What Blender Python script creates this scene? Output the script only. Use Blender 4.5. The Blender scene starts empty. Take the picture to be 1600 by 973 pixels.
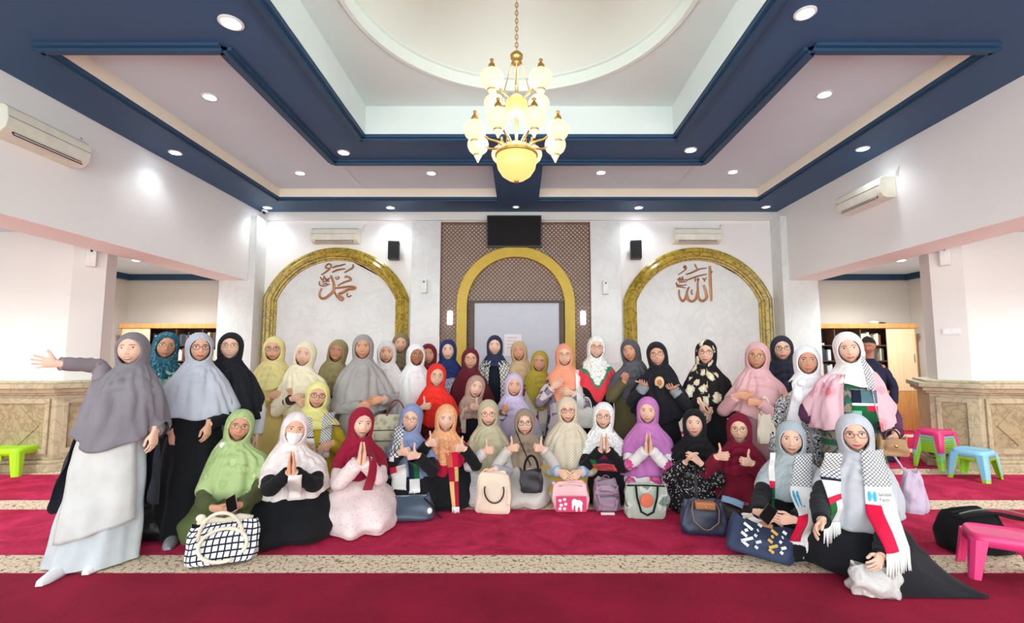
import bpy, math, random
import numpy as np
from mathutils import Vector, Matrix
from mathutils.bvhtree import BVHTree

# ------------------------------------------------------------------ camera
sc = bpy.context.scene
C = sc.collection
F = 750.0; PX, PY = 813.0, 486.5; PITCH = math.atan((553 - PY) / F); CH = 1.40
cd = bpy.data.cameras.new('camera'); cam = bpy.data.objects.new('camera', cd); C.objects.link(cam)
cd.sensor_width = 36.0; cd.lens = F / 1600 * 36.0; cd.shift_x = -(PX - 800) / 1600.0
cd.clip_start = 0.05; cd.clip_end = 100
cam.location = (0, 0, CH); cam.rotation_euler = (math.pi / 2 + PITCH, 0, 0)
sc.camera = cam
# ------------------------------------------------------------------ world, light, exposure
w = bpy.data.worlds.new('world'); sc.world = w; w.use_nodes = True
w.node_tree.nodes['Background'].inputs[0].default_value = (0.93, 1.0, 0.98, 1)   # daylight through the open rear of the hall
w.node_tree.nodes['Background'].inputs[1].default_value = 3.6
sc.view_settings.view_transform = 'Standard'; sc.view_settings.look = 'None'
sc.view_settings.gamma = 1.0; sc.view_settings.use_curve_mapping = False
sc.view_settings.exposure = 0.43
DOWNLIGHT_W = 24.0
GLOBE_E = 0.78
CHANDELIER_W = 48.0

def ray(u, v):
    a = (u - PX) / F; b = (PY - v) / F
    return a, math.cos(PITCH) - math.sin(PITCH) * b, math.sin(PITCH) + math.cos(PITCH) * b
def atY(u, v, Y):
    a, y, z = ray(u, v); return Vector((a * Y / y, Y, CH + z * Y / y))
def atZ(u, v, Z):
    a, y, z = ray(u, v); t = (Z - CH) / z; return Vector((a * t, y * t, Z))

# ------------------------------------------------------------------ helpers
def lin(c):
    return tuple(((x / 255) / 12.92 if x / 255 <= 0.04045 else ((x / 255 + 0.055) / 1.055) ** 2.4) for x in c) + (1.0,)
def tag(o, label=None, cat=None, group=None, kind=None):
    if label: o['label'] = label
    if cat: o['category'] = cat
    if group: o['group'] = group
    if kind: o['kind'] = kind
    return o
def empty(name, loc=(0, 0, 0), rz=0.0):
    o = bpy.data.objects.new(name, None); C.objects.link(o)
    o.location = loc; o.rotation_euler = (0, 0, rz); o.empty_display_size = 0.1
    return o
def thing(name, label, cat, loc=(0, 0, 0), rz=0.0, group=None):
    return tag(empty(name, loc, rz), label, cat, group)

class MB:
    """collects geometry; build() links it as ONE mesh object"""
    def __init__(s): s.V = []; s.F = []; s.M = []; s.UV = []; s.n = 0
    def add(s, V, Fc, m=0, uv=None):
        V = np.asarray(V, float).reshape(-1, 3)
        s.V.append(V)
        for f in Fc: s.F.append([i + s.n for i in f])
        s.M += ([m] * len(Fc) if np.isscalar(m) else list(m))
        s.UV.append(np.zeros((len(V), 2)) if uv is None else np.asarray(uv, float).reshape(-1, 2))
        s.n += len(V); return s
    def box(s, x0, x1, y0, y1, z0, z1, m=0):
        V = [(x, y, z) for z in (z0, z1) for y in (y0, y1) for x in (x0, x1)]
        return s.add(V, [(0, 2, 3, 1), (4, 5, 7, 6), (0, 1, 5, 4), (2, 6, 7, 3), (0, 4, 6, 2), (1, 3, 7, 5)], m)
    def obox(s, c, half, R, m=0):
        c = Vector(c); V = []
        for z in (-1, 1):
            for y in (-1, 1):
                for x in (-1, 1):
                    V.append(tuple(c + R @ Vector((x * half[0], y * half[1], z * half[2]))))
        return s.add(V, [(0, 2, 3, 1), (4, 5, 7, 6), (0, 1, 5, 4), (2, 6, 7, 3), (0, 4, 6, 2), (1, 3, 7, 5)], m)
    def grid(s, P, m=0, uv=None, wrap=False, flip=False, face_m=None):
        P = np.asarray(P, float); R, K = P.shape[:2]
        fs = []; ms = []
        kk = K if wrap else K - 1
        for i in range(R - 1):
            for j in range(kk):
                a = i * K + j; b = i * K + (j + 1) % K; c = (i + 1) * K + (j + 1) % K; d = (i + 1) * K + j
                fs.append((a, d, c, b) if flip else (a, b, c, d))
                ms.append(m if face_m is None else int(face_m[i][j]))
        return s.add(P.reshape(-1, 3), fs, ms, None if uv is None else np.asarray(uv).reshape(-1, 2))
    def tube(s, path, rad, n=8, m=0, cap=True, closed=False, uv=False, wrinkle=0.0):
        P = [Vector(p) for p in path]; k = len(P)
        rad = [rad] * k if np.isscalar(rad) else rad
        up = None; rings = []
        for i in range(k):
            if closed: t = (P[(i + 1) % k] - P[i - 1])
            else: t = (P[min(i + 1, k - 1)] - P[max(i - 1, 0)])
            t = t.normalized() if t.length > 1e-9 else Vector((0, 0, 1))
            if up is None:
                up = Vector((0, 0, 1)) if abs(t.z) < 0.9 else Vector((1, 0, 0))
            up = (up - t * up.dot(t)).normalized(); sd = t.cross(up)
            rings.append([tuple(P[i] + (up * math.cos(2 * math.pi * j / n) + sd * math.sin(2 * math.pi * j / n)) * rad[i] * (1 + wrinkle * math.sin(i * 1.9 + 3 * math.cos(2 * math.pi * j / n + i * .25)))) for j in range(n)])
        V = [v for r in rings for v in r]; fs = []
        for i in range(k if closed else k - 1):
            for j in range(n):
                i2 = (i + 1) % k
                fs.append((i * n + j, i * n + (j + 1) % n, i2 * n + (j + 1) % n, i2 * n + j))
        if cap and not closed:
            fs.append(tuple(range(n))[::-1]); fs.append(tuple((k - 1) * n + j for j in range(n)))
        UVs = None
        if uv:
            ln = [0.0]
            for i in range(1, k): ln.append(ln[-1] + (P[i] - P[i - 1]).length)
            UVs = [(.01 + abs(2 * j / n - 1) * .2, .9 + ln[i]) for i in range(k) for j in range(n)]
        return s.add(V, fs, m, UVs)
    def lathe(s, prof, c=(0, 0, 0), n=20, m=0):
        V = []; fs = []
        for r, z in prof:
            for j in range(n):
                a = 2 * math.pi * j / n; V.append((c[0] + r * math.cos(a), c[1] + r * math.sin(a), c[2] + z))
        for i in range(len(prof) - 1):
            for j in range(n):
                fs.append((i * n + j, i * n + (j + 1) % n, (i + 1) * n + (j + 1) % n, (i + 1) * n + j))
        if prof[0][0] > 1e-6: fs.append(tuple(range(n))[::-1])
        if prof[-1][0] > 1e-6: fs.append(tuple((len(prof) - 1) * n + j for j in range(n)))
        return s.add(V, fs, m)
    def prism(s, poly, z0, z1, m=0):
        n = len(poly); V = [(x, y, z0) for x, y in poly] + [(x, y, z1) for x, y in poly]
        fs = [tuple(range(n))[::-1], tuple(range(n, 2 * n))] + [(i, (i + 1) % n, n + (i + 1) % n, n + i) for i in range(n)]
        return s.add(V, fs, m)
    def ell(s, c, r, R=None, nu=12, nv=8, m=0):
        V = []; fs = []
        for i in range(nv + 1):
            a = math.pi * i / nv
            for j in range(nu):
                b = 2 * math.pi * j / nu
                p = Vector((r[0] * math.sin(a) * math.cos(b), r[1] * math.sin(a) * math.sin(b), r[2] * math.cos(a)))
                if R is not None: p = R @ p
                V.append((c[0] + p[0], c[1] + p[1], c[2] + p[2]))
        for i in range(nv):
            for j in range(nu):
                fs.append((i * nu + j, (i + 1) * nu + j, (i + 1) * nu + (j + 1) % nu, i * nu + (j + 1) % nu))
        return s.add(V, fs, m)
    def verts(s): return np.concatenate(s.V) if s.V else np.zeros((0, 3))
    def build(s, name, mats, parent=None, smooth=False, bevel=0.0, kind=None, loc=None, fix=True):
        me = bpy.data.meshes.new(name)
        V = s.verts()
        me.from_pydata(V.tolist(), [], s.F)
        mats = mats if isinstance(mats, (list, tuple)) else [mats]
        for mm in mats: me.materials.append(mm)
        if len(mats) > 1: me.polygons.foreach_set('material_index', s.M)
        uv = np.concatenate(s.UV)
        if uv.any():
            l = me.uv_layers.new(name='uv'); idx = np.empty(len(me.loops), dtype=np.int32)
            me.loops.foreach_get('vertex_index', idx); l.data.foreach_set('uv', uv[idx].ravel())
        if smooth: me.polygons.foreach_set('use_smooth', [True] * len(me.polygons))
        me.update()
        if fix:
            import bmesh
            b = bmesh.new(); b.from_mesh(me); bmesh.ops.recalc_face_normals(b, faces=b.faces); b.to_mesh(me); b.free()
        o = bpy.data.objects.new(name, me); C.objects.link(o)
        if parent: o.parent = parent
        if loc is not None: o.location = loc
        if bevel:
            md = o.modifiers.new('bevel', 'BEVEL'); md.width = bevel; md.segments = 2; md.limit_method = 'ANGLE'
            me.polygons.foreach_set('use_smooth', [True] * len(me.polygons))
            md.harden_normals = False
            try:
                o.modifiers.new('wn', 'WEIGHTED_NORMAL')
            except Exception: pass
        if kind: o['kind'] = kind
        return o
def struct(name, mb, mat, parent=None, **k):
    o = mb.build(name, mat, parent, **k)
    if parent is None: o['kind'] = 'structure'
    return o

# ------------------------------------------------------------------ materials
def mat_base(name, rough=0.6, col=(0.8, 0.8, 0.8, 1), metal=0.0, spec=0.5):
    m = bpy.data.materials.new(name); m.use_nodes = True
    b = m.node_tree.nodes['Principled BSDF']
    b.inputs['Base Color'].default_value = col; b.inputs['Roughness'].default_value = rough
    b.inputs['Metallic'].default_value = metal; b.inputs['Specular IOR Level'].default_value = spec
    return m, m.node_tree, b
def nd(nt, t, **k):
    n = nt.nodes.new(t)
    for a, v in k.items(): setattr(n, a, v)
    return n
def noise_mix(nt, b, c1, c2, scale, detail=4, lo=0.35, hi=0.65, coord='Object', rough=0.5, vec=None, distort=0.0):
    tc = nd(nt, 'ShaderNodeTexCoord'); no = nd(nt, 'ShaderNodeTexNoise')
    no.inputs['Scale'].default_value = scale; no.inputs['Detail'].default_value = detail; no.inputs['Roughness'].default_value = rough
    no.inputs['Distortion'].default_value = distort
    nt.links.new(vec if vec is not None else tc.outputs[coord], no.inputs['Vector'])
    r = nd(nt, 'ShaderNodeValToRGB'); r.color_ramp.elements[0].position = lo; r.color_ramp.elements[1].position = hi
    r.color_ramp.elements[0].color = c1; r.color_ramp.elements[1].color = c2
    nt.links.new(no.outputs['Fac'], r.inputs[0])
    return r.outputs[0], no, tc
def bump(nt, b, fac, strength=0.2, dist=0.01):
    bp = nd(nt, 'ShaderNodeBump'); bp.inputs['Strength'].default_value = strength; bp.inputs['Distance'].default_value = dist
    nt.links.new(fac, bp.inputs['Height']); nt.links.new(bp.outputs[0], b.inputs['Normal'])
def dim(c, f): return tuple(min(1, x * f) for x in c[:3]) + (1,)
def plain(name, rgb, rough=0.5, metal=0.0, spec=0.5, var=0.06, scale=6.0):
    m, nt, b = mat_base(name, rough, lin(rgb), metal, spec)
    c = lin(rgb)
    o, no, tc = noise_mix(nt, b, dim(c, 1 - var), dim(c, 1 + var), scale)
    nt.links.new(o, b.inputs['Base Color'])
    return m
def emit(name, rgb, strength):
    m, nt, b = mat_base(name, 0.3, dim(lin(rgb), .25))
    b.inputs['Emission Color'].default_value = lin(rgb); b.inputs['Emission Strength'].default_value = strength
    return m
def marble(name, base, vein, scale=2.0, rough=0.25, amount=0.5):
    m, nt, b = mat_base(name, rough, lin(base))
    cl, no, tc = noise_mix(nt, b, dim(lin(base), 0.9), lin(base), scale, 6, 0.3, 0.6)
    n2 = nd(nt, 'ShaderNodeTexNoise'); n2.inputs['Scale'].default_value = scale * 1.6; n2.inputs['Detail'].default_value = 8; n2.inputs['Distortion'].default_value = 1.6
    nt.links.new(tc.outputs['Object'], n2.inputs['Vector'])
    r2 = nd(nt, 'ShaderNodeValToRGB')
    e = r2.color_ramp.elements; e[0].position = 0.45; e[0].color = (0, 0, 0, 1); e[1].position = 0.5; e[1].color = (1, 1, 1, 1)
    x = r2.color_ramp.elements.new(0.56); x.color = (0, 0, 0, 1)
    nt.links.new(n2.outputs['Fac'], r2.inputs[0])
    mu = nd(nt, 'ShaderNodeMath', operation='MULTIPLY'); mu.inputs[1].default_value = amount; nt.links.new(r2.outputs[0], mu.inputs[0])
    mx = nd(nt, 'ShaderNodeMix', data_type='RGBA'); nt.links.new(mu.outputs[0], mx.inputs[0])
    nt.links.new(cl, mx.inputs[6]); mx.inputs[7].default_value = lin(vein)
    nt.links.new(mx.outputs[2], b.inputs['Base Color'])
    return m
def stained(name, rgb, rough=0.85, var=0.06, scale=0.8):
    m, nt, b = mat_base(name, rough, lin(rgb), 0, 0.3)
    o, no, tc = noise_mix(nt, b, dim(lin(rgb), 1 - var), lin(rgb), scale, 5, 0.3, 0.7)
    nt.links.new(o, b.inputs['Base Color'])
    n2 = nd(nt, 'ShaderNodeTexNoise'); n2.inputs['Scale'].default_value = 60; nt.links.new(tc.outputs['Object'], n2.inputs['Vector'])
    bump(nt, b, n2.outputs['Fac'], 0.04, 0.005)
    return m
def wood(name, c1, c2, scale=3.0, rough=0.45):
    m, nt, b = mat_base(name, rough)
    tc = nd(nt, 'ShaderNodeTexCoord'); mp = nd(nt, 'ShaderNodeMapping'); mp.inputs['Scale'].default_value = (12, 12, 1)
    nt.links.new(tc.outputs['Object'], mp.inputs[0])
    o, no, _ = noise_mix(nt, b, lin(c1), lin(c2), scale, 6, 0.3, 0.7, vec=mp.outputs[0], distort=0.6)
    nt.links.new(o, b.inputs['Base Color']); bump(nt, b, no.outputs['Fac'], 0.05, 0.004)
    return m

def carpet_material():
    m, nt, b = mat_base('carpet_pile', 0.95, spec=0.15)
    b.inputs['Sheen Weight'].default_value = 0.12; b.inputs['Sheen Tint'].default_value = lin((255, 120, 160))
    tc = nd(nt, 'ShaderNodeTexCoord'); sx = nd(nt, 'ShaderNodeSeparateXYZ'); nt.links.new(tc.outputs['Object'], sx.inputs[0])
    red, no, _ = noise_mix(nt, b, lin((150, 8, 42)), lin((222, 50, 100)), 2.8, 9, 0.34, 0.74, rough=0.72, distort=1.0)
    red2, _, _ = noise_mix(nt, b, lin((122, 6, 34)), lin((150, 12, 48)), 2.0, 6, 0.35, 0.7)
    fr = nd(nt, 'ShaderNodeMath', operation='LESS_THAN'); fr.inputs[1].default_value = 3.21; nt.links.new(sx.outputs[1], fr.inputs[0])
    mr = nd(nt, 'ShaderNodeMix', data_type='RGBA'); nt.links.new(fr.outputs[0], mr.inputs[0]); nt.links.new(red, mr.inputs[6]); nt.links.new(red2, mr.inputs[7])
    # woven cream prayer-row stripes every 1.26 m
    a = nd(nt, 'ShaderNodeMath', operation='SUBTRACT'); nt.links.new(sx.outputs[1], a.inputs[0]); a.inputs[1].default_value = 3.22 - 1.265 * 5
    mo = nd(nt, 'ShaderNodeMath', operation='MODULO'); nt.links.new(a.outputs[0], mo.inputs[0]); mo.inputs[1].default_value = 1.265
    ls = nd(nt, 'ShaderNodeMath', operation='LESS_THAN'); nt.links.new(mo.outputs[0], ls.inputs[0]); ls.inputs[1].default_value = 0.275
    vo = nd(nt, 'ShaderNodeTexVoronoi', feature='DISTANCE_TO_EDGE'); vo.inputs['Scale'].default_value = 27
    mp = nd(nt, 'ShaderNodeMapping'); mp.inputs['Scale'].default_value = (1, 1.3, 1); mp.inputs['Rotation'].default_value = (0, 0, 0.6)
    nt.links.new(tc.outputs['Object'], mp.inputs[0]); nt.links.new(mp.outputs[0], vo.inputs['Vector'])
    n3 = nd(nt, 'ShaderNodeTexNoise'); n3.inputs['Scale'].default_value = 34; nt.links.new(tc.outputs['Object'], n3.inputs['Vector'])
    ad = nd(nt, 'ShaderNodeMath', operation='MULTIPLY_ADD'); nt.links.new(n3.outputs['Fac'], ad.inputs[0]); ad.inputs[1].default_value = -0.55; nt.links.new(vo.outputs['Distance'], ad.inputs[2])
    rp = nd(nt, 'ShaderNodeValToRGB'); rp.color_ramp.elements[0].position = 0.0; rp.color_ramp.elements[0].color = lin((232, 216, 186)); rp.color_ramp.elements[1].position = 0.16; rp.color_ramp.elements[1].color = lin((232, 216, 186))
    a2 = nd(nt, 'ShaderNodeMath', operation='ADD'); nt.links.new(ad.outputs[0], a2.inputs[0]); a2.inputs[1].default_value = 0.30
    rp.color_ramp.elements[0].color = lin((120, 92, 66)); rp.color_ramp.elements[1].position = 0.09
    nt.links.new(a2.outputs[0], rp.inputs[0])
    mx = nd(nt, 'ShaderNodeMix', data_type='RGBA'); nt.links.new(ls.outputs[0], mx.inputs[0]); nt.links.new(mr.outputs[2], mx.inputs[6]); nt.links.new(rp.outputs[0], mx.inputs[7])
    nt.links.new(mx.outputs[2], b.inputs['Base Color'])
    n4 = nd(nt, 'ShaderNodeTexNoise'); n4.inputs['Scale'].default_value = 180; n4.inputs['Detail'].default_value = 3; nt.links.new(tc.outputs['Object'], n4.inputs['Vector'])
    a3 = nd(nt, 'ShaderNodeMath', operation='MULTIPLY_ADD'); nt.links.new(no.outputs['Fac'], a3.inputs[0]); a3.inputs[1].default_value = 3.6; nt.links.new(n4.outputs['Fac'], a3.inputs[2])
    bump(nt, b, a3.outputs[0], 0.5, 0.012)
    return m

MAT = {}
MAT['carpet'] = carpet_material()
MAT['wall'] = stained('cream_wall_paint', (252, 250, 248), var=.03)
MAT['wall2'] = stained('white_pillar_paint', (240, 238, 234))
MAT['aisle_wall'] = stained('aisle_wall_paint', (230, 226, 218))
MAT['navy'] = stained('navy_ceiling_paint', (58, 90, 128), 0.55, 0.08)
MAT['navy2'] = stained('blue_moulding_paint', (46, 78, 110), 0.5, 0.08)
MAT['lav'] = stained('lavender_ceiling_paint', (220, 238, 248), 0.8)
MAT['fascia'] = stained('cream_fascia_paint', (246, 236, 218), 0.7)
MAT['mint'] = stained('pale_green_white_paint', (222, 234, 232), 0.8)
MAT['dome'] = stained('dome_cream_paint', (224, 228, 220), 0.8)
MAT['domering'] = stained('dome_ring_paint', (226, 236, 230), 0.8)
MAT['marble'] = marble('white_marble', (236, 240, 238), (212, 214, 210), 1.6, 0.22, 0.3)
MAT['base'] = marble('tan_stone', (196, 182, 150), (120, 104, 74), 2.4, 0.4, 0.4)
MAT['base2'] = marble('tan_stone_panel', (176, 160, 124), (104, 90, 60), 3.5, 0.35, 0.5)
MAT['goldm'] = marble('gold_marble', (190, 164, 58), (84, 66, 18), 3.2, 0.25, 0.75)
MAT['gold'] = marble('gold_mosaic', (222, 190, 58), (198, 160, 40), 9.0, 0.4, 0.4)
MAT['brass'] = plain('polished_brass', (206, 164, 96), 0.28, 0.9)
MAT['copper'] = plain('copper_lettering', (176, 122, 84), 0.4, 0.5)
MAT['lattice'] = wood('brown_lattice_wood', (118, 84, 68), (146, 110, 92), 4)
MAT['latback'] = plain('lattice_backing', (232, 216, 204), 0.8)
MAT['black'] = plain('black_plastic', (26, 26, 30), 0.4)
MAT['tv'] = plain('dark_screen_glass', (20, 14, 16), 0.35, spec=.08)
MAT['ac'] = plain('ac_ivory_plastic', (240, 238, 222), 0.4)
MAT['white'] = plain('white_plastic', (242, 242, 240), 0.45)
MAT['screen'] = plain('projection_screen_cloth', (214, 219, 230), 0.9, var=0.02)
MAT['paper'] = plain('white_paper', (250, 250, 250), 0.8, var=0.01)
MAT['grey'] = plain('grey_metal', (120, 120, 124), 0.4, 0.6)
MAT['wood'] = wood('orange_wood', (206, 140, 74), (228, 172, 106), 2.5)
MAT['woodpale'] = wood('pale_panel_wood', (240, 206, 158), (248, 222, 184), 2.0)
MAT['wooddark'] = wood('dark_wood', (70, 50, 38), (92, 68, 50), 2.5)
MAT['globe'] = emit('lit_opal_glass', (255, 240, 196), GLOBE_E)
MAT['amber'] = emit('lit_amber_glass', (255, 216, 130), 0.8)
MAT['lamp'] = emit('lit_downlight_lens', (235, 244, 255), 30.0)
MAT['lampdim'] = emit('dim_downlight_lens', (245, 245, 250), 1.6)
# ================================================================== THE ROOM
XL, XR, YB = -4.90, 4.84, 8.90; XC = -0.03; HC = 4.07
OXL, OXR, YA, YR = -7.75, 7.65, 9.40, -3.2       # outer aisle walls, aisle back, open rear
floor = struct('floor', MB().box(OXL - .1, OXR + .1, YR, YA + .1, -0.12, 0), MAT['carpet'])

# ---- ceiling: navy bands, U-shaped lavender recess, central opening with dome
zc = HC
def slab(mb, x0, x1, y0, y1, z0=zc, z1=zc + 0.5): mb.box(x0, x1, y0, y1, z0, z1)
ceil = MB()
R0, R1 = -4.12, 4.06            # recess outer x
I0, I1 = -2.67, 2.62            # inner ring outer x
O0, O1 = -1.90, 1.87            # opening x
YN, YI, YO, YRc = 4.05, 6.54, 5.65, 8.00   # near end of recess, ring outer back, opening back, recess back
OY0 = YO - (O1 - O0)            # near edge of the square opening
slab(ceil, XL - 1, R0, YR, YB)               # left perimeter band
slab(ceil, R1, XR + 1, YR, YB)
slab(ceil, R0, R1, YRc, YB + .6)             # band along the back wall
slab(ceil, R0, O0, YR, YN); slab(ceil, O1, R1, YR, YN)     # cross band
slab(ceil, O0, O1, YR, OY0)
slab(ceil, I0, O0, YN, YI); slab(ceil, O1, I1, YN, YI)     # inner ring
slab(ceil, O0, O1, YO, YI)
slab(ceil, -0.40, 0.32, YI, YRc)             # centre link
ceiling = struct('ceiling', ceil, MAT['navy'])
zr = zc + 0.15
rp_ = MB(); rp_.box(R0 - .01, I0 + .01, YN - .01, YRc + .01, zr, zr + .02); rp_.box(I1 - .01, R1 + .01, YN - .01, YRc + .01, zr, zr + .02); rp_.box(I0, I1, YI - .01, YRc + .01, zr, zr + .02)
rp_.build('recess_panel', MAT['lav'], ceiling)
fa = MB()
fa.box(R0 - .02, R0 + .004, YN, YRc, zc + .006, zr); fa.box(R1 - .004, R1 + .02, YN, YRc, zc + .006, zr)
fa.box(R0, R1, YRc - .004, YRc + .02, zc + .006, zr); fa.box(R0, I0, YN - .02, YN + .004, zc + .006, zr); fa.box(I1, R1, YN - .02, YN + .004, zc + .006, zr)
fa.build('recess_fascia', MAT['fascia'], ceiling)
zo = zc + 0.36
fo = MB()
fo.box(O0 - .02, O0 + .004, OY0, YO, zc + .006, zo); fo.box(O1 - .004, O1 + .02, OY0, YO, zc + .006, zo)
fo.box(O0, O1, YO - .004, YO + .02, zc + .006, zo); fo.box(O0, O1, OY0 - .02, OY0 + .004, zc + .006, zo)
fo.build('opening_fascia', MAT['mint'], ceiling)
# blue stepped mouldings along the edges of the bands
mo = MB()
def mould(x0, y0, x1, y1, t=0.07, h=0.028):
    for k, (tt, hh) in enumerate(((t, h), (t * .45, h * 1.9))):
        mo.box(min(x0, x1) - tt * (x0 == x1), max(x0, x1) + tt * (x0 == x1), min(y0, y1) - tt * (y0 == y1), max(y0, y1) + tt * (y0 == y1), zc - hh, zc + .004)
e = 0.075
for xx in (R0 - e, R1 + e): mould(xx, YN - e, xx, YRc + e)
mould(R0 - e, YRc + e, -0.40, YRc + e); mould(.32, YRc + e, R1 + e, YRc + e)
mould(R0 - e, YN - e, I0 + e, YN - e); mould(I1 - e, YN - e, R1 + e, YN - e)
for xx in (I0 + e, I1 - e): mould(xx, YN - e, xx, YI - e)
mould(I0 + e, YI - e, I1 - e, YI - e)
for xx in (O0 - e, O1 + e): mould(xx, OY0 - e, xx, YO + e)
mould(O0 - e, YO + e, O1 + e, YO + e); mould(O0 - e, OY0 - e, O1 + e, OY0 - e)
mo.build('moulding', MAT['navy2'], ceiling)
# flat panel over the opening with a round hole, dome above, ring round the hole
DC = ((O0 + O1) / 2, (OY0 + YO) / 2); DR = 1.50
hp = MB(); n = 72; sq = []; ci = []
for j in range(n):
    a = 2 * math.pi * j / n; ca, sa = math.cos(a), math.sin(a); q = (O1 - O0) / 2 / max(abs(ca), abs(sa))
    sq.append((DC[0] + q * ca, DC[1] + q * sa, zo)); ci.append((DC[0] + DR * ca, DC[1] + DR * sa, zo))
hp.add(sq + ci, [(j, (j + 1) % n, n + (j + 1) % n, n + j) for j in range(n)])
hp.build('opening_panel', MAT['mint'], ceiling)
rg = MB(); prof = [(DR - .01, -.0), (DR + .05, -.0), (DR + .05, -.015), (DR + .03, -.028), (DR - .01, -.028), (DR - .01, .10), (DR - .05, .10), (DR - .05, .16)]
rg.lathe(prof, (DC[0], DC[1], zo), 72); rg.F = rg.F[:-2]; rg.M = rg.M[:-2]
rg.build('dome_ring', MAT['domering'], ceiling, smooth=False)
dm = MB(); dm.lathe([((DR - .05) * math.cos(t), .12 + 1.15 * math.sin(t)) for t in [k / 16 * math.pi / 2 for k in range(17)]], (DC[0], DC[1], zo), 72)
dm.F = [f for f in dm.F if len(f) == 4]; dm.M = dm.M[:len(dm.F)]
dm.build('dome', MAT['dome'], ceiling, smooth=True)

# ---- back wall
wb = struct('wall_back', MB().box(XL - .6, XR + .6, YB, YB + .6, 0, HC + .3), MAT['wall'])
MB().box(XL, XR, YB - .05, YB, HC - .16, HC).build('crown_strip', MAT['wall2'], wb)
def W(u, v, Y=YB): return atY(u, v, Y)
def col_px(mb, u0, u1, v0, Y0, Y1, z0=0.0):
    a = W(u0, v0, Y0); b_ = W(u1, v0, Y0); mb.box(a.x, b_.x, Y0, Y1, z0, a.z)
pl = MB(); col_px(pl, 644, 689, 346, YB - .12, YB); pl.build('marble_pilaster', MAT['marble'], wb, bevel=.006)
pl = MB(); col_px(pl, 922, 969, 346, YB - .12, YB); pl.build('marble_pilaster', MAT['marble'], wb, bevel=.006)
# corner pilasters by the aisles
for sgn, x0, x1 in ((-1, -5.42, -4.78), (1, 4.72, 5.36)):
    MB().box(x0, x1, 8.55, YB + .3, 0, HC - .16).build('corner_pilaster', MAT['marble'], wb, bevel=.008)
# marble arches with gold mouldings
def arch_path(uL, uR, vs, vt, Y, rise_c=None, nseg=40, z0=0.02):
    L = W(uL, vs, Y); R_ = W(uR, vs, Y); T = W((uL + uR) / 2, vt, Y)
    cx = (L.x + R_.x) / 2; hw = (R_.x - L.x) / 2; rise = T.z - L.z
    R = (hw * hw + rise * rise) / (2 * rise); a = math.asin(min(1, hw / R)) if rise <= R else math.pi - math.asin(min(1, hw / R))
    zc_ = T.z - R
    P = [(L.x, z0), (L.x, L.z * .5)]
    for k in range(nseg + 1):
        t = -a + 2 * a * k / nseg; P.append((cx + R * math.sin(t), zc_ + R * math.cos(t)))
    P += [(R_.x, L.z * .5), (R_.x, z0)]
    return P
def sweep(mb, P, prof, Y):
    """prof: (outward offset, forward offset) closed section swept along the xz path P"""
    P = [Vector((p[0], p[1])) for p in P]; n_ = len(P); K = len(prof); V = []
    for i in range(n_):
        d1 = (P[i] - P[max(i - 1, 0)]); d2 = (P[min(i + 1, n_ - 1)] - P[i])
        if d1.length < 1e-6: d1 = d2
        if d2.length < 1e-6: d2 = d1
        t1 = d1.normalized(); t2 = d2.normalized()
        n1 = Vector((-t1.y, t1.x)); n2 = Vector((-t2.y, t2.x)); nn = (n1 + n2); nn = nn / max(nn.length ** 2 / 2, .3)
        for (o, f) in prof: V.append((P[i].x + nn.x * o, Y - f, P[i].y + nn.y * o))
    fs = [(i * K + j, i * K + (j + 1) % K, (i + 1) * K + (j + 1) % K, (i + 1) * K + j) for i in range(n_ - 1) for j in range(K)]
    return mb.add(V, fs)
gold_prof = [(.015, 0), (.015, .06), (-.02, .085), (-.05, .075), (-.06, .10), (-.10, .135), (-.15, .12), (-.165, .09), (-.19, .085), (-.20, .05), (-.225, .045), (-.225, 0)]
for (uL, uR, vs, vt, nm) in ((415, 638, 466, 389, 1), (975, 1203, 468, 389, 2)):
    P = arch_path(uL, uR, vs, vt, YB)
    pm = MB(); cxm = sum(p[0] for p in P) / len(P)
    poly = [(p[0] + (.1 if p[0] < cxm else -.1) * 1.0, p[1] - .05) for p in P]
    nn = len(poly); V = [(p[0], YB - .015, max(p[1], .01)) for p in poly]; pm.add(V, [tuple(range(nn))])
    pm.build('arch_panel', MAT['marble'], wb)
    g = MB(); sweep(g, P, gold_prof, YB); g.build('gold_arch_moulding', MAT['goldm'], wb, smooth=False)
    # thin dark bead between the gold steps
# ---- central lattice with the golden niche
A = W(689, 348, YB - .02); B = W(922, 348, YB - .02); LX0, LX1, LZ = A.x, B.x, A.z
MB().box(LX0, LX1, YB - .02, YB - .005, 0.02, LZ).build('lattice_backing', MAT['latback'], wb)
lat = MB(); pitch = 0.079
for s_ in (1, -1):
    k = -60
    while k < 90:
        # line x = LX0 + k*pitch + s*z
        pts = []
        c0 = LX0 + k * pitch
        zs_ = [0.03, LZ]
        # clip on x
        za, zb_ = 0.03, LZ
        if s_ == 1: za = max(za, LX0 - c0); zb_ = min(zb_, LX1 - c0)
        else: za = max(za, c0 - LX1); zb_ = min(zb_, c0 - LX0)
        if zb_ - za > .03:
            p0 = Vector((c0 + s_ * za, za)); p1 = Vector((c0 + s_ * zb_, zb_)); t = (p1 - p0).normalized(); nv = Vector((-t.y, t.x)) * .0095
            y0 = YB - (.05 if s_ == 1 else .065); y1 = y0 + .015
            V = [(p.x + q.x, y, p.y + q.y) for y in (y0, y1) for p, q in ((p0, nv), (p0, -nv), (p1, -nv), (p1, nv))]
            lat.add(V, [(0, 1, 2, 3), (7, 6, 5, 4), (0, 4, 5, 1), (1, 5, 6, 2), (2, 6, 7, 3), (3, 7, 4, 0)])
        k += 1
lat.build('lattice_slats', MAT['lattice'], wb, kind='stuff', fix=False)
fr = MB(); t = .03
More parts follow.
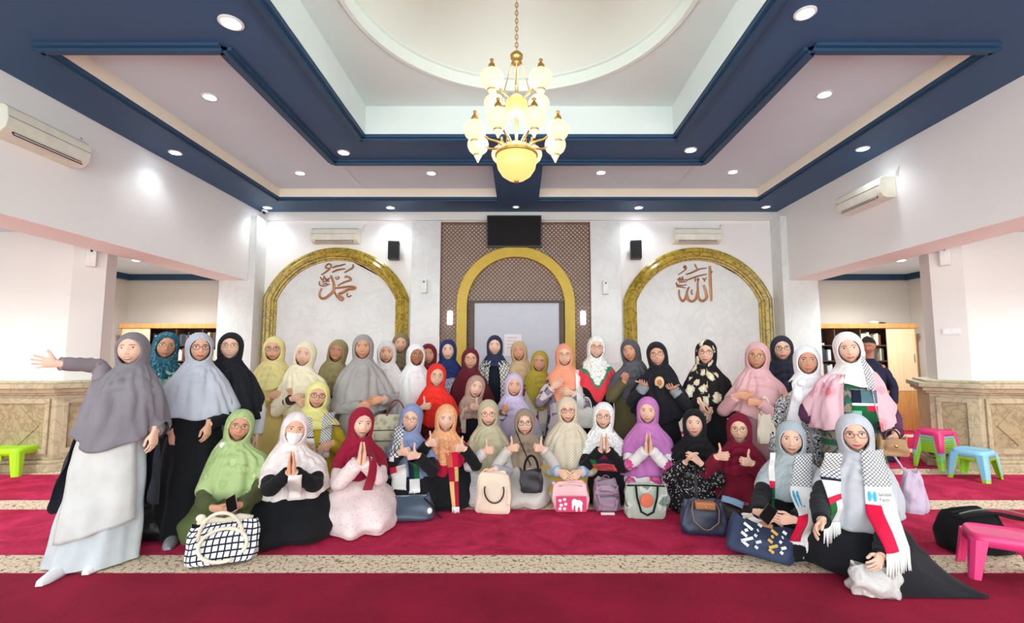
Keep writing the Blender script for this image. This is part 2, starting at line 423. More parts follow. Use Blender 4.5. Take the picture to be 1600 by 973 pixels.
fr.box(LX0, LX0 + t, YB - .09, YB, 0, LZ); fr.box(LX1 - t, LX1, YB - .09, YB, 0, LZ); fr.box(LX0, LX1, YB - .09, YB, LZ - t, LZ)
fr.build('lattice_frame', MAT['lattice'], wb, bevel=.004)
g = MB(); sweep(g, arch_path(714, 898, 478, 386, YB - .1), [(0, -.08), (0, .06), (-.19, .06), (-.19, -.08)], YB - .1)
g.build('golden_niche_arch', MAT['gold'], wb, bevel=.006)

# ---- side beams, aisles, chamfered pillars
ZB = 2.72
for nm, x0, x1, xo in (('wall_left', XL - .55, XL, OXL), ('wall_right', XR, XR + .55, OXR)):
    o = struct(nm, MB().box(x0, x1, YR, YB + .02, ZB, HC + .1), MAT['wall'])
    xa, xb = (xo - .1, xo) if nm == 'wall_left' else (xo, xo + .1)
    struct(nm + '_aisle', MB().box(xa, xb, YR, YA, 0, 3.4), MAT['aisle_wall'])
    xi = XL - .3 if nm == 'wall_left' else XR + .3
    ac_ = struct('ceiling_aisle_' + nm[5:], MB().box(min(xo, xi), max(xo, xi), YR, YA, 2.96, 3.1), MAT['lav'])
    cr = MB(); cr.box(min(xo, xi), max(xo, xi), YA - .09, YA, 2.85, 2.96)
    cr.box(*((xo, xo + .09) if nm == 'wall_left' else (xo - .09, xo)), YR, YA, 2.85, 2.96)
    cr.build('blue_cornice', MAT['navy2'], ac_)
    struct('wall_back_aisle_' + nm[5:], MB().box(min(xo, xi), max(xo, xi), YA, YA + .1, 0, 3.4), MAT['aisle_wall'])
def mirror(poly): return [(2 * XC - x, y) for x, y in poly]
def off_poly(poly, d):
    n_ = len(poly); P = [Vector(p) for p in poly]; area = sum(P[i].x * P[(i + 1) % n_].y - P[(i + 1) % n_].x * P[i].y for i in range(n_)); sg = 1 if area > 0 else -1
    out = []
    for i in range(n_):
        t1 = (P[i] - P[i - 1]).normalized(); t2 = (P[(i + 1) % n_] - P[i]).normalized()
        n1 = Vector((t1.y, -t1.x)) * sg; n2 = Vector((t2.y, -t2.x)) * sg; nn = n1 + n2; nn = nn / (nn.length ** 2 / 2)
        out.append(tuple(P[i] + nn * d))
    return out
ppoly = [(-7.7, 6.04), (-5.70, 6.04), (-5.47, 6.27), (-5.80, 6.82), (-7.7, 6.82)]
for nm, poly in (('left', ppoly), ('right', mirror(ppoly))):
    o = struct('wall_pillar_' + nm, MB().prism(poly, 0, 2.98), MAT['wall2'])
    bm_ = MB()
    for (d, z0, z1) in ((.20, 0, .09), (.165, .09, .13), (.12, .13, .90), (.15, .90, .93), (.19, .93, .98), (.23, .98, 1.04), (.16, 1.04, 1.07)):
        bm_.prism(off_poly(poly, d), z0, z1)
    bm_.build('stone_base', MAT['base'], o, bevel=.008)
    # raised panel frames with a recessed lozenge slab
    bp = off_poly(poly, .12)
    faces = ((bp[0], bp[1]), (bp[1], bp[2]))
    for (p, q) in faces:
        p = Vector(p); q = Vector(q)
        if (q - p).length > 1.5:
            d = (q - p).normalized(); segs = [(q - d * (.06 + k * .78 + .72), q - d * (.06 + k * .78)) for k in range(3)]
        else: segs = [(p + (q - p) * .14, q - (q - p) * .14)]
        for (a, b_) in segs:
            d = (b_ - a).normalized(); nrm = Vector((d.y, -d.x)) if Vector((d.y, -d.x)).y < 0 else Vector((-d.y, d.x))
            def quad(z0, z1, s0, s1, t_, mb):
                L = (b_ - a).length
                P0 = a + d * (L * s0); P1 = a + d * (L * s1)
                V = [(P0.x, P0.y, z0), (P1.x, P1.y, z0), (P1.x, P1.y, z1), (P0.x, P0.y, z1)]
                V2 = [(x + nrm.x * t_, y + nrm.y * t_, z) for x, y, z in V]
                mb.add(V + V2, [(0, 1, 2, 3), (7, 6, 5, 4), (0, 4, 5, 1), (1, 5, 6, 2), (2, 6, 7, 3), (3, 7, 4, 0)])
            fm = MB(); quad(.20, .26, 0, 1, .025, fm); quad(.80, .86, 0, 1, .025, fm); fw = .05 / (b_ - a).length
            quad(.26, .80, 0, fw, .025, fm); quad(.26, .80, 1 - fw, 1, .025, fm); fm.build('panel_frame', MAT['base'], o, bevel=.004)
            pm = MB(); quad(.26, .80, fw, 1 - fw, .006, pm); pm.build('stone_panel', MAT['base2'], o)
            if (b_ - a).length > .5:
                L = (b_ - a).length; m_ = a + d * (L / 2); lz = MB(); V = []
                for t_ in (.006, .016):
                    for (sx_, z) in ((-.24, .53), (0, .30), (.24, .53), (0, .76)):
                        pp = m_ + d * sx_ + nrm * t_; V.append((pp.x, pp.y, z))
                lz.add(V, [(0, 1, 2, 3), (7, 6, 5, 4), (0, 4, 5, 1), (1, 5, 6, 2), (2, 6, 7, 3), (3, 7, 4, 0)]); lz.build('lozenge', MAT['base2'], o)

# ================================================================== FITTINGS
def air_conditioner(label, c, rz):
    t = thing('air_conditioner', label, 'air conditioner', c, rz, 'wall air conditioners')   # local: front faces -y, back at y=0
    w2 = .43
    prof = [(0, .14), (-.16, .14), (-.20, .11), (-.215, .0), (-.20, -.08), (-.16, -.12), (-.12, -.14), (0, -.14)]
    mb = MB(); V = [(x, y, z) for x in (-w2, w2) for y, z in prof]; n_ = len(prof)
    mb.add(V, [tuple(range(n_)), tuple(range(2 * n_ - 1, n_ - 1, -1))] + [(i, n_ + i, n_ + (i + 1) % n_, (i + 1) % n_) for i in range(n_)])
    mb.build('housing', MAT['ac'], t, bevel=.008)
    R = Matrix.Rotation(math.radians(-32), 3, 'X')
    MB().obox((0, -.182, -.105), (.35, .006, .028), R).build('air_outlet', MAT['black'], t)
    MB().obox((0, -.198, -.118), (.345, .022, .004), Matrix.Rotation(math.radians(25), 3, 'X')).build('louvre', MAT['white'], t)
    MB().box(-w2 + .01, w2 - .01, -.2175, -.21, .02, .024).build('panel_seam', MAT['grey'], t)
    MB().tube([(w2 + .04, -.012, .12), (w2 + .05, -.02, .19), (w2 + .08, -.012, .24)], .012, 6).build('pipe_stub', MAT['white'], t, smooth=True)
    return t
a = W(528.5, 371, YB); air_conditioner('ivory air conditioner on back wall above the left gold arch', (a.x, YB, a.z), 0)
a = W(1085, 371, YB); air_conditioner('ivory air conditioner on back wall above the right gold arch', (a.x, YB, a.z), 0)
# on the side beams
def on_x(u, v, X):
    a_, y, z = ray(u, v); t_ = X / a_; return Vector((X, y * t_, CH + z * t_))
a = on_x(50, 216, XL); air_conditioner('ivory air conditioner high on the left side beam', (XL, a.y, a.z), math.pi / 2)
a = on_x(1362, 308, XR); air_conditioner('ivory air conditioner high on the right side beam', (XR, a.y, a.z), -math.pi / 2)

def loudspeaker(label, c, rz):
    t = thing('loudspeaker', label, 'loudspeaker', c, rz, 'wall loudspeakers')
    MB().box(-.10, .10, -.26, -.08, -.17, .17).build('cabinet', MAT['black'], t, bevel=.012)
    MB().box(-.085, .085, -.268, -.258, -.15, .15).build('grille', plain('speaker_grille', (36, 36, 42), .7), t, bevel=.006)
    MB().tube([(0, -.1, 0), (0, -.0, -.02)], .018, 8).build('bracket', MAT['black'], t)
a = W(614, 392, YB - .15); loudspeaker('black loudspeaker on back wall right of the left gold arch', (a.x, YB, a.z), math.radians(8))
a = W(995, 391, YB - .15); loudspeaker('black loudspeaker on back wall left of the right gold arch', (a.x, YB, a.z), math.radians(-8))

def dispenser(label, c, rz):
    t = thing('air_freshener', label, 'air freshener', c, rz, 'white wall air fresheners')
    MB().box(-.055, .055, -.08, 0, -.13, .13).build('case', MAT['white'], t, bevel=.015)
    MB().box(-.012, .012, -.086, -.079, .06, .09).build('nozzle', MAT['black'], t)
a = W(663, 447, YB - .15); dispenser('white air freshener on marble pilaster left of the lattice', (a.x, YB - .12, a.z), 0)
a = W(946, 449, YB - .15); dispenser('white air freshener on marble pilaster right of the lattice', (a.x, YB - .12, a.z), 0)
pc = Vector((-5.585, 6.155)); a = atY(141, 403, 6.2); dispenser('white air freshener on the left pillar', (pc.x, pc.y, a.z), math.radians(45))
a = atY(1479, 401, 6.2); dispenser('white air freshener on the right pillar', (2 * XC - pc.x, pc.y, a.z), math.radians(-45))
t = thing('light_switch', 'white two-gang switch plate on the right pillar', 'switch', (2 * XC - pc.x, pc.y, atY(1497, 518, 6.2).z), math.radians(-45))
MB().box(-.09, .09, -.012, 0, -.04, .04).build('plate', MAT['white'], t, bevel=.004)
for sx_ in (-.045, .045): MB().box(sx_ - .03, sx_ + .03, -.018, -.011, -.022, .022).build('rocker', MAT['paper'], t, bevel=.003)
# television
a = W(761, 336, YB - .25); b_ = W(846, 385, YB - .25)
t = thing('television', 'black flat television hung above the golden niche arch', 'television', ((a.x + b_.x) / 2, YB - .2, (a.z + b_.z) / 2))
hw, hh = (b_.x - a.x) / 2, (a.z - b_.z) / 2
Rt = Matrix.Rotation(math.radians(7), 3, 'X')
MB().obox((0, 0, 0), (hw, .03, hh), Rt).build('casing', MAT['black'], t, bevel=.008)
MB().obox(Rt @ Vector((0, -.031, .006)), (hw - .015, .002, hh - .022), Rt).build('screen', MAT['tv'], t)
MB().box(-.12, .12, .03, .2, -.1, .1).build('bracket', MAT['black'], t)
# projection screen in the niche
a = W(734, 470, YB - .18); b_ = W(881, 470, YB - .18)
t = thing('projection_screen', 'pale projection screen with dark frame inside the golden niche', 'screen', ((a.x + b_.x) / 2, YB - .18, 0))
hw = (b_.x - a.x) / 2; zt = a.z
MB().box(-hw, -hw + .09, -.03, .03, .02, zt).build('side_post', MAT['wooddark'], t, bevel=.006)
MB().box(hw - .09, hw, -.03, .03, .02, zt).build('side_post', MAT['wooddark'], t, bevel=.006)
MB().box(-hw, hw, -.04, .03, zt - .04, zt).build('top_rail', MAT['wooddark'], t, bevel=.006)
MB().box(-hw + .09, hw - .09, -.01, .0, .5, zt - .04).build('cloth', MAT['screen'], t)
MB().box(-hw, hw, -.12, .1, 0, .05).build('foot', MAT['wooddark'], t)
a = W(788, 522, YB - .2); b_ = W(815, 556, YB - .2)
o = MB().box(a.x, b_.x, YB - .199, YB - .195, b_.z, a.z).build('paper_sheet', MAT['paper']); tag(o, 'white printed paper sheet taped on the projection screen', 'paper')  # bright projected image set as a solid white panel
m2 = MB()
for k in range(4): m2.box(a.x + .05, b_.x - .08 - .03 * (k % 2), YB - .201, YB - .199, a.z - .07 - k * .06, a.z - .055 - k * .06)
m2.build('print_lines', plain('faint_print', (226, 196, 200), .8), o)  # faint lines of the projected image
a = W(951, 534, YB - .15); b_ = W(969, 566, YB - .15)
o = MB().box(a.x, b_.x, YB - .126, YB - .12, b_.z, a.z).build('notice_sheet', MAT['paper']); tag(o, 'white notice sheet on marble pilaster right of the lattice', 'paper')
a = W(668, 526, YB - .15); b_ = W(686, 552, YB - .15)
o = MB().box(a.x, b_.x, YB - .126, YB - .12, b_.z, a.z).build('notice_sheet', MAT['paper']); tag(o, 'white notice sheet on marble pilaster left of the lattice', 'paper')
# niche wall lamps glowing at the lattice edges
for u, side in ((711, 'left'), (903, 'right')):
    a = W(u, 496, YB - .14)
    t = thing('wall_lamp', 'small lit white wall lamp at the %s leg of the golden niche' % side, 'lamp', (a.x + (.1 if side == 'left' else -.1) * -1, YB - .07, a.z))
    MB().box(-.05, .05, -.05, .0, -.13, .13).build('shade', emit('lit_lamp_shade_' + side, (250, 248, 255), 1.6), t, bevel=.02)
    MB().box(-.03, .03, -.0, .02, -.05, .05).build('mount', MAT['grey'], t)
# cctv camera in the corner
a = atY(413, 329, 8.7)
t = thing('security_camera', 'small white dome camera in the upper left corner of the back wall', 'camera', (a.x, 8.72, HC))
MB().lathe([(.05, 0), (.055, -.02), (.045, -.05), (.0, -.055)], n=14).build('mount', MAT['white'], t, smooth=True)
MB().ell((0, -.02, -.055), (.035, .035, .035)).build('lens_ball', MAT['black'], t, smooth=True)

# ---- calligraphy in copper relief
def calligraphy(name, label, strokes, org, px_scale, Y):
    t = thing(name, label, 'calligraphy', (0, 0, 0))
    u0, v0 = org
    base = None
    for st in strokes:
        wd, pts = st[0], st[1:]
        P = [Vector((u0 + x * px_scale, v0 + y * px_scale)) for x, y in pts]
        # catmull smoothing
        Q = []
        for i in range(len(P) - 1):
            p0 = P[max(i - 1, 0)]; p1 = P[i]; p2 = P[i + 1]; p3 = P[min(i + 2, len(P) - 1)]
            for k in range(6):
                s_ = k / 6; Q.append(.5 * ((2 * p1) + (p2 - p0) * s_ + (2 * p0 - 5 * p1 + 4 * p2 - p3) * s_ ** 2 + (3 * p1 - p0 - 3 * p2 + p3) * s_ ** 3))
        Q.append(P[-1]); X = [W(q.x, q.y, Y) for q in Q]; n_ = len(X)
        mb = MB(); V = []
        for i, p in enumerate(X):
            tg = (X[min(i + 1, n_ - 1)] - X[max(i - 1, 0)]); tg = tg.normalized() if tg.length > 1e-6 else Vector((1, 0, 0))
            nv = Vector((-tg.z, 0, tg.x)); s_ = i / max(1, n_ - 1); h = wd * (.45 + .55 * math.sin(math.pi * min(1, .15 + s_ * .8)))
            h *= .0122
            for (k, f) in ((-1, 0), (-1, .02), (0, .028), (1, .02), (1, 0)): V.append((p.x + nv.x * h * k, Y - f, p.z + nv.z * h * k))
        fs = [(i * 5 + j, i * 5 + (j + 1) % 5, (i + 1) * 5 + (j + 1) % 5, (i + 1) * 5 + j) for i in range(n_ - 1) for j in range(5)]
        fs += [tuple(range(5)), tuple((n_ - 1) * 5 + j for j in range(5))]
        mb.add(V, fs); o = mb.build('stroke', MAT['copper'], t)
    return t
S = 100 / 1216
ms = [(2.0, (450, 370), (480, 440), (505, 510), (515, 600), (500, 670), (430, 740), (340, 800), (270, 800), (240, 740), (250, 680), (280, 610)),
      (1.6, (730, 420), (740, 390), (790, 400), (830, 430), (820, 460), (740, 485), (660, 520), (585, 565)),
      (1.9, (530, 610), (640, 600), (760, 585), (850, 580), (920, 600), (880, 625), (780, 640), (690, 690), (610, 720), (640, 770), (690, 800), (660, 840), (600, 800), (550, 740), (520, 670)),
      (1.3, (485, 225), (560, 195), (640, 180), (730, 150)), (1.3, (480, 310), (560, 275), (640, 255), (725, 245)),
      (1.2, (875, 160), (875, 215), (820, 255), (710, 315)), (1.2, (440, 240), (460, 180), (420, 150), (370, 180), (360, 225), (430, 240), (350, 310), (270, 360)),
      (.9, (550, 390), (550, 430), (580, 440), (610, 410), (590, 385)), (.9, (770, 700), (760, 750), (800, 775), (845, 740)),
      (1.0, (250, 400), (300, 460), (330, 400), (380, 470), (430, 410)), (1.0, (240, 480), (240, 545), (320, 570), (430, 530)), (.9, (290, 500), (350, 480), (430, 485)), (.8, (320, 370), (350, 430), (400, 440)), (.8, (300, 540), (360, 520), (410, 545))]
calligraphy('calligraphy', 'copper Arabic calligraphy of the name Muhammad in the left gold arch', ms, (480, 400), S, YB - .016)
S = 90 / 1095
al = [(2.0, (835, 190), (840, 300), (845, 450), (850, 600), (860, 740), (862, 860)),
      (1.9, (715, 550), (745, 620), (765, 710), (775, 790), (720, 850), (660, 840), (620, 780), (610, 680), (605, 560), (612, 480)),
      (1.9, (612, 600), (590, 740), (565, 820), (500, 860), (430, 830), (400, 740), (410, 650), (445, 590)),
      (1.6, (400, 690), (375, 790), (330, 855), (285, 820), (255, 740), (252, 640)), (1.0, (500, 640), (490, 690), (505, 735)),
      (1.4, (385, 350), (480, 320), (580, 275), (660, 245), (775, 232)), (1.2, (390, 465), (500, 420), (620, 380), (780, 345)),
      (1.0, (550, 155), (570, 195), (595, 240)), (1.0, (395, 240), (345, 215), (370, 185), (385, 220), (380, 255), (320, 300), (235, 355)),
      (1.0, (700, 415), (735, 450), (770, 410)), (.9, (735, 450), (738, 490)), (1.0, (620, 420), (600, 450), (625, 460), (620, 430), (610, 480)), (.9, (560, 420), (560, 490)),
      (1.0, (225, 430), (250, 470), (265, 410), (290, 470), (320, 400), (330, 460), (390, 440)), (1.0, (205, 500), (210, 545), (290, 560), (400, 545)), (.9, (250, 500), (330, 490), (395, 490)), (.9, (200, 580), (290, 590), (380, 605)), (.8, (880, 290), (870, 320))]
calligraphy('calligraphy', 'copper Arabic calligraphy of the name Allah in the right gold arch', al, (1040, 400), S, YB - .016)

# ---- downlights (each carries its own light)
def downlight(u, v, z, label, lit=1.0, r=.062):
    p = atZ(u, v, z)
    t = thing('downlight', label, 'ceiling light', (p.x, p.y, z), 0, 'recessed downlights')
    MB().lathe([(r + .02, .0), (r + .02, -.008), (r, -.012), (r, -.004), (r - .001, .0)], n=24).build('trim_ring', MAT['white'], t, smooth=False)
    MB().lathe([(0, -.006), (r, -.006)][::-1], n=24).build('lens', MAT['lamp'] if lit else MAT['lampdim'], t)
    if lit:
        l = bpy.data.lights.new('downlight_lamp', 'SPOT'); l.energy = DOWNLIGHT_W * lit; l.spot_size = math.radians(125); l.spot_blend = .8; l.shadow_soft_size = .06; l.color = (.90, .97, 1)
        lo = bpy.data.objects.new('lamp_light', l); C.objects.link(lo); lo.parent = t; lo.location = (0, 0, -.03)
zr_ = zr
downlight(328, 151, zr_, 'lit downlight in the lavender recess, left side, nearest the camera')
downlight(1288, 147, zr_, 'lit downlight in the lavender recess, right side, nearest the camera')
downlight(469, 270, zr_, 'lit downlight in the left back corner of the lavender recess')
downlight(1145, 268, zr_, 'lit downlight in the right back corner of the lavender recess')
downlight(674, 270, zr_, 'lit downlight in the lavender recess left of the centre link', .8)
downlight(939, 269, zr_, 'lit downlight in the lavender recess right of the centre link', .8)
downlight(274, 238, zc, 'lit downlight in the navy band along the left beam', .5)
downlight(1348, 232, zc, 'lit downlight in the navy band along the right beam', .5)
downlight(537, 238, zc, 'lit downlight at the left back corner of the inner navy ring')
downlight(1079, 234, zc, 'lit downlight at the right back corner of the inner navy ring')
downlight(1258, 20, zc, 'lit downlight in the inner navy ring at the top right of the frame')
downlight(361, 35, zc, 'unlit round downlight in the navy ceiling at the top left of the frame', 0, .075)
downlight(418, 324, zc, 'lit downlight in the navy band at the left corner of the back wall', .8)
downlight(610, 324, zc, 'lit downlight in the navy band above the left loudspeaker', .8)
downlight(998, 324, zc, 'lit downlight in the navy band above the right loudspeaker', .8)
downlight(1197, 323, zc, 'dim downlight in the navy band at the right corner of the back wall', 0)
downlight(806, 323, zc, 'dim downlight in the navy band above the television', 0, .045)
# unseen downlights added behind the photographer to brighten the hall
for x in (-4.4, -3.2, -1.2, 1.2, 3.2, 4.4):
    for y in (-2.0, .5, 2.6):
        if abs(x) < 1.5 and y > 1.5: continue
        p = Vector((x, y, zc)); t = thing('downlight', 'downlight in the navy ceiling behind the photographer', 'ceiling light', p, 0, 'recessed downlights behind the photographer')
        MB().lathe([(.082, .0), (.082, -.008), (.062, -.012), (.062, -.004)], n=20).build('trim_ring', MAT['white'], t)
        MB().lathe([(.062, -.006), (0, -.006)], n=20).build('lens', MAT['lamp'], t)
        l = bpy.data.lights.new('downlight_lamp', 'SPOT'); l.energy = DOWNLIGHT_W * .7; l.color = (.92, .98, 1); l.spot_size = math.radians(130); l.spot_blend = .8; l.shadow_soft_size = .08
        lo = bpy.data.objects.new('lamp_light', l); C.objects.link(lo); lo.parent = t; lo.location = (0, 0, -.03)
for sg, xx in ((-1, -6.4), (1, 6.35)):  # aisle lamps added and boosted to brighten the aisles
    for yy in (7.9, 4.0, 1.0):
        t = thing('downlight', 'downlight in the %s aisle ceiling' % ('left' if sg < 0 else 'right'), 'ceiling light', (xx, yy, 2.96), 0, 'aisle downlights')
        MB().lathe([(.082, .0), (.082, -.008), (.062, -.012), (.062, -.004)], n=20).build('trim_ring', MAT['white'], t)
        MB().lathe([(.062, -.006), (0, -.006)], n=20).build('lens', MAT['lamp'], t)
        l = bpy.data.lights.new('downlight_lamp', 'SPOT'); l.energy = DOWNLIGHT_W * 10; l.color = (.93, .98, 1); l.spot_size = math.radians(150); l.spot_blend = .8; l.shadow_soft_size = .08
        lo = bpy.data.objects.new('lamp_light', l); C.objects.link(lo); lo.parent = t; lo.location = (0, 0, -.03)

# ---- chandelier
CY = 3.85; cxp = 807
bz = atY(cxp, 245, CY - .1).z; cx0 = atY(cxp, 245, CY).x
ch = thing('chandelier', 'brass chandelier with two tiers of lit opal globes and an amber bowl', 'chandelier', (cx0, CY, 0))
ztop = zo + 1.2
zcrown = atY(cxp, 90, CY).z
cm = MB(); k = 0; z_ = zcrown + .04
while z_ < ztop:
    R = Matrix.Rotation(k % 2 * math.pi / 2, 3, 'Z'); pts = []
    for j in range(10):
        a_ = 2 * math.pi * j / 10; pts.append(tuple(Vector((0, 0, z_)) + R @ Vector((.012 * math.cos(a_), 0, .024 * math.sin(a_)))))
    cm.tube(pts, .004, 5, closed=True); z_ += .036; k += 1
cm.build('chain', MAT['brass'], ch, smooth=True)
MB().lathe([(0, .05), (.03, .045), (.055, .02), (.05, -.01), (.03, -.03), (.045, -.05), (.02, -.07), (0, -.08)], (0, 0, zcrown), 16).build('crown', MAT['brass'], ch, smooth=True)
MB().tube([(0, 0, zcrown - .05), (0, 0, bz + .1)], .013, 10).build('stem', MAT['brass'], ch, smooth=True)
for j in range(3):
    a_ = 2 * math.pi * j / 3 + .5
    MB().tube([(.045 * math.cos(a_), .045 * math.sin(a_), zcrown - .02), (.15 * math.cos(a_), .15 * math.sin(a_), atY(cxp, 150, CY).z)], .004, 5).build('stay_wire', MAT['brass'], ch)
globe_prof = [(.0, -.165), (.008, -.16), (.012, -.145), (.022, -.125), (.034, -.105), (.036, -.095), (.03, -.085), (.055, -.075), (.08, -.05), (.094, -.015), (.096, .015), (.086, .045), (.062, .07), (.035, .085), (.028, .095)]
def globe(px, py, pz, s_=1.0):
    g = MB(); g.lathe([(r * s_, z * s_) for r, z in globe_prof], (px, py, pz), 18); o = g.build('globe', MAT['globe'], ch, smooth=True)
    c = MB(); c.lathe([(.034 * s_, .08 * s_), (.036 * s_, .095 * s_), (.03 * s_, .12 * s_), (.012 * s_, .14 * s_), (.012 * s_, .155 * s_), (.018 * s_, .165 * s_), (.0, .18 * s_)], (px, py, pz), 12); c.build('globe_cap', MAT['brass'], o, smooth=True)
    rr = MB(); rr.lathe([(.036 * s_, -.1 * s_), (.041 * s_, -.094 * s_), (.036 * s_, -.086 * s_)], (px, py, pz), 12); rr.build('globe_ring', MAT['brass'], o, smooth=True)
def arm(px, py, pz, z0, r0=.02):
    L = math.hypot(px, py); ux, uy = px / L, py / L
    pts = []
    for k in range(13):
        s_ = k / 12; r = r0 + (L - r0) * s_; z = z0 + (pz + .13 - z0) * s_ - .07 * math.sin(math.pi * s_) * 1.0 + .03 * math.sin(2 * math.pi * s_)
        pts.append((ux * r, uy * r, z))
    MB().tube(pts, .010, 7).build('arm', MAT['brass'], ch, smooth=True)
zu = atY(771, 124, CY - .19).z
for sx_, sy_ in ((-1, -1), (1, -1), (-1, 1), (1, 1)):
    globe(.195 * sx_, .195 * sy_, zu, .98); arm(.195 * sx_, .195 * sy_, zu, zu - .12)
zl = atY(743, 207, CY - .1).z
for k in range(8):
    a_ = math.radians(22.5 + 45 * k); globe(.36 * math.cos(a_), .36 * math.sin(a_), zl, .95); arm(.36 * math.cos(a_), .36 * math.sin(a_), zl, zl - .1, .1)
MB().lathe([(.0, -.1), (.05, -.09), (.085, -.05), (.095, 0), (.085, .045), (.05, .08), (.03, .09), (.03, .1), (0, .1)], (0, 0, atY(807, 166, CY).z), 20).build('centre_globe', MAT['amber'], ch, smooth=True)
bw = MB(); bw.lathe([(0, -.165), (.02, -.163), (.07, -.15), (.12, -.115), (.155, -.06), (.168, 0), (.165, .05), (.15, .09), (.12, .125), (.06, .15), (0, .155)], (0, 0, bz), 28); bo = bw.build('amber_bowl', MAT['amber'], ch, smooth=True)
MB().lathe([(.165, .045), (.178, .05), (.178, .066), (.160, .07)], (0, 0, bz), 28).build('bowl_rim', MAT['brass'], bo, smooth=True)
MB().lathe([(.022, -.162), (.018, -.175), (0, -.18)], (0, 0, bz), 12).build('bowl_finial', MAT['brass'], bo, smooth=True)
MB().lathe([(.05, .0), (.09, .02), (.09, .04), (.04, .07), (.013, .1)], (0, 0, zl - .14), 16).build('hub', MAT['brass'], ch, smooth=True)
for k in range(6):
    a_ = 2 * math.pi * k / 6; MB().tube([(.16 * math.cos(a_), .16 * math.sin(a_), bz + .06), (.15 * math.cos(a_), .15 * math.sin(a_), bz + .16), (.06 * math.cos(a_), .06 * math.sin(a_), zl - .1)], .007, 6).build('bowl_strut', MAT['brass'], ch, smooth=True)

for dz, kw in ((zu + .25, .07), (zl - .02, .93)):
    l = bpy.data.lights.new('chandelier_bulbs', 'POINT'); l.energy = CHANDELIER_W * kw; l.color = (.90, .98, 1); l.shadow_soft_size = .12
    lo = bpy.data.objects.new('bulb_light', l); C.objects.link(lo); lo.parent = ch; lo.location = (0, 0, dz)
# ---- bookcases with books
def bookcase(x0, x1, side, label, panel):
    Yf, dp, H = 9.0, .36, 1.97
    t = thing('bookcase', label, 'bookcase', ((x0 + x1) / 2, Yf, 0))
    cxm = (x0 + x1) / 2
    hw = (x1 - x0) / 2
    MB().box(-hw, hw, dp - .02, dp, 0, H).build('back_panel', MAT['wooddark'], t)
    MB().box(-hw, -hw + .03, 0, dp, 0, H).build('side_panel', MAT['wood'], t, bevel=.003)
    MB().box(hw - .03, hw, 0, dp, 0, H).build('side_panel', MAT['wood'], t, bevel=.003)
    MB().box(-hw - .03, hw + .03, -.03, dp, H - .09, H).build('cornice', MAT['wood'], t, bevel=.01)
    pa, pb = panel[0] - cxm, panel[1] - cxm
    d = MB().box(pa, pb, -.01, .015, .72, H - .09).build('door', MAT['woodpale'], t, bevel=.004)
    MB().tube([(pb - .05 if side > 0 else pa + .05, -.03, 1.25), (pb - .05 if side > 0 else pa + .05, -.03, 1.4)], .008, 6).build('handle', MAT['grey'], d)
    MB().box(-hw + .03, hw - .03, -.005, dp, .0, .72).build('base_cupboard', MAT['wood'], t, bevel=.004)
    lo, hi = (-hw + .03, pa) if side > 0 else (pb, hw - .03)
    zs_ = [.72, 1.0, 1.28, 1.57]
    for z in zs_: MB().box(lo, hi, .01, dp - .02, z - .02, z).build('shelf', MAT['wooddark'], t)
    nd_ = 3
    for k in range(1, nd_): xx = lo + (hi - lo) * k / nd_; MB().box(xx - .012, xx + .012, .005, dp - .02, .72, H - .09).build('divider', MAT['wooddark'], t)
    # books
    rng = random.Random(side + 5)
    cols = [((235, 232, 226), 'white'), ((205, 214, 226), 'pale blue'), ((70, 76, 84), 'dark grey'), ((44, 52, 60), 'black'), ((120, 70, 50), 'brown'), ((216, 200, 160), 'cream')]
    bm = {n_: plain('book_' + n_.replace(' ', '_') + nm_, c, .6) for c, n_ in cols for nm_ in [str(side)]}
    for zi, z in enumerate(zs_):
        if zi == 0: continue
        where = '%s shelf, %s bay of %s bookcase' % (('bottom', 'lower', 'middle', 'top')[zi], '%s', 'right' if side > 0 else 'left')
        for k in range(nd_):
            wh = where % ('left', 'middle', 'right')[k]
            xa = lo + (hi - lo) * k / nd_ + .03; xb = lo + (hi - lo) * (k + 1) / nd_ - .03
            if rng.random() < .3:   # lying stack
                zz = z
                for q in range(rng.randint(3, 5)):
                    h = rng.uniform(.025, .04); wq = rng.uniform(.2, .26); c, n_ = cols[rng.choice([0, 0, 5, 1])]
                    b = MB().box(xa + .02, min(xa + .02 + wq, xb), .04, .24, zz, zz + h).build('book', bm[n_], bevel=.003)
                    b.location = (cxm, Yf, 0); zz += h + .0005
                    tag(b, '%s book lying stacked on the %s' % (n_, wh), 'book', 'books in the %s bookcase' % ('right' if side > 0 else 'left'))
            else:
                x = xa
                while x < xb - .04:
                    tk = rng.uniform(.022, .05); h = rng.uniform(.18, .24); c, n_ = cols[rng.randrange(len(cols))]
                    if x + tk > xb: break
                    b = MB().box(x, x + tk - .001, .05, .22, z, z + h).build('book', bm[n_], bevel=.003)
                    b.location = (cxm, Yf, 0); x += tk
                    if rng.random() < .08: x += .06
                    tag(b, '%s book standing on the %s' % (n_, wh), 'book', 'books in the %s bookcase' % ('right' if side > 0 else 'left'))
    return t
xa = atY(1272, 505, 9.0).x; xb = atY(1430, 505, 9.0).x
bookcase(5.38, xb, 1, 'orange wooden bookcase with open shelves in the right aisle', (atY(1386, 540, 9.0).x, xb - .03))
xa = atY(190, 505, 9.0).x
bookcase(xa, -5.44, -1, 'orange wooden bookcase with open shelves in the left aisle', (xa + .03, atY(233, 540, 9.0).x))
t = thing('bundle', 'small pale bundle lying on top of the right bookcase', 'bundle', (6.75, 9.15, 1.97))
MB().ell((0, 0, .03), (.10, .05, .03)).build('wrapped_cloth', MAT['white'], t, smooth=True)
MB().ell((.14, 0, .018), (.10, .03, .018)).build('dark_strap', MAT['black'], t, smooth=True)
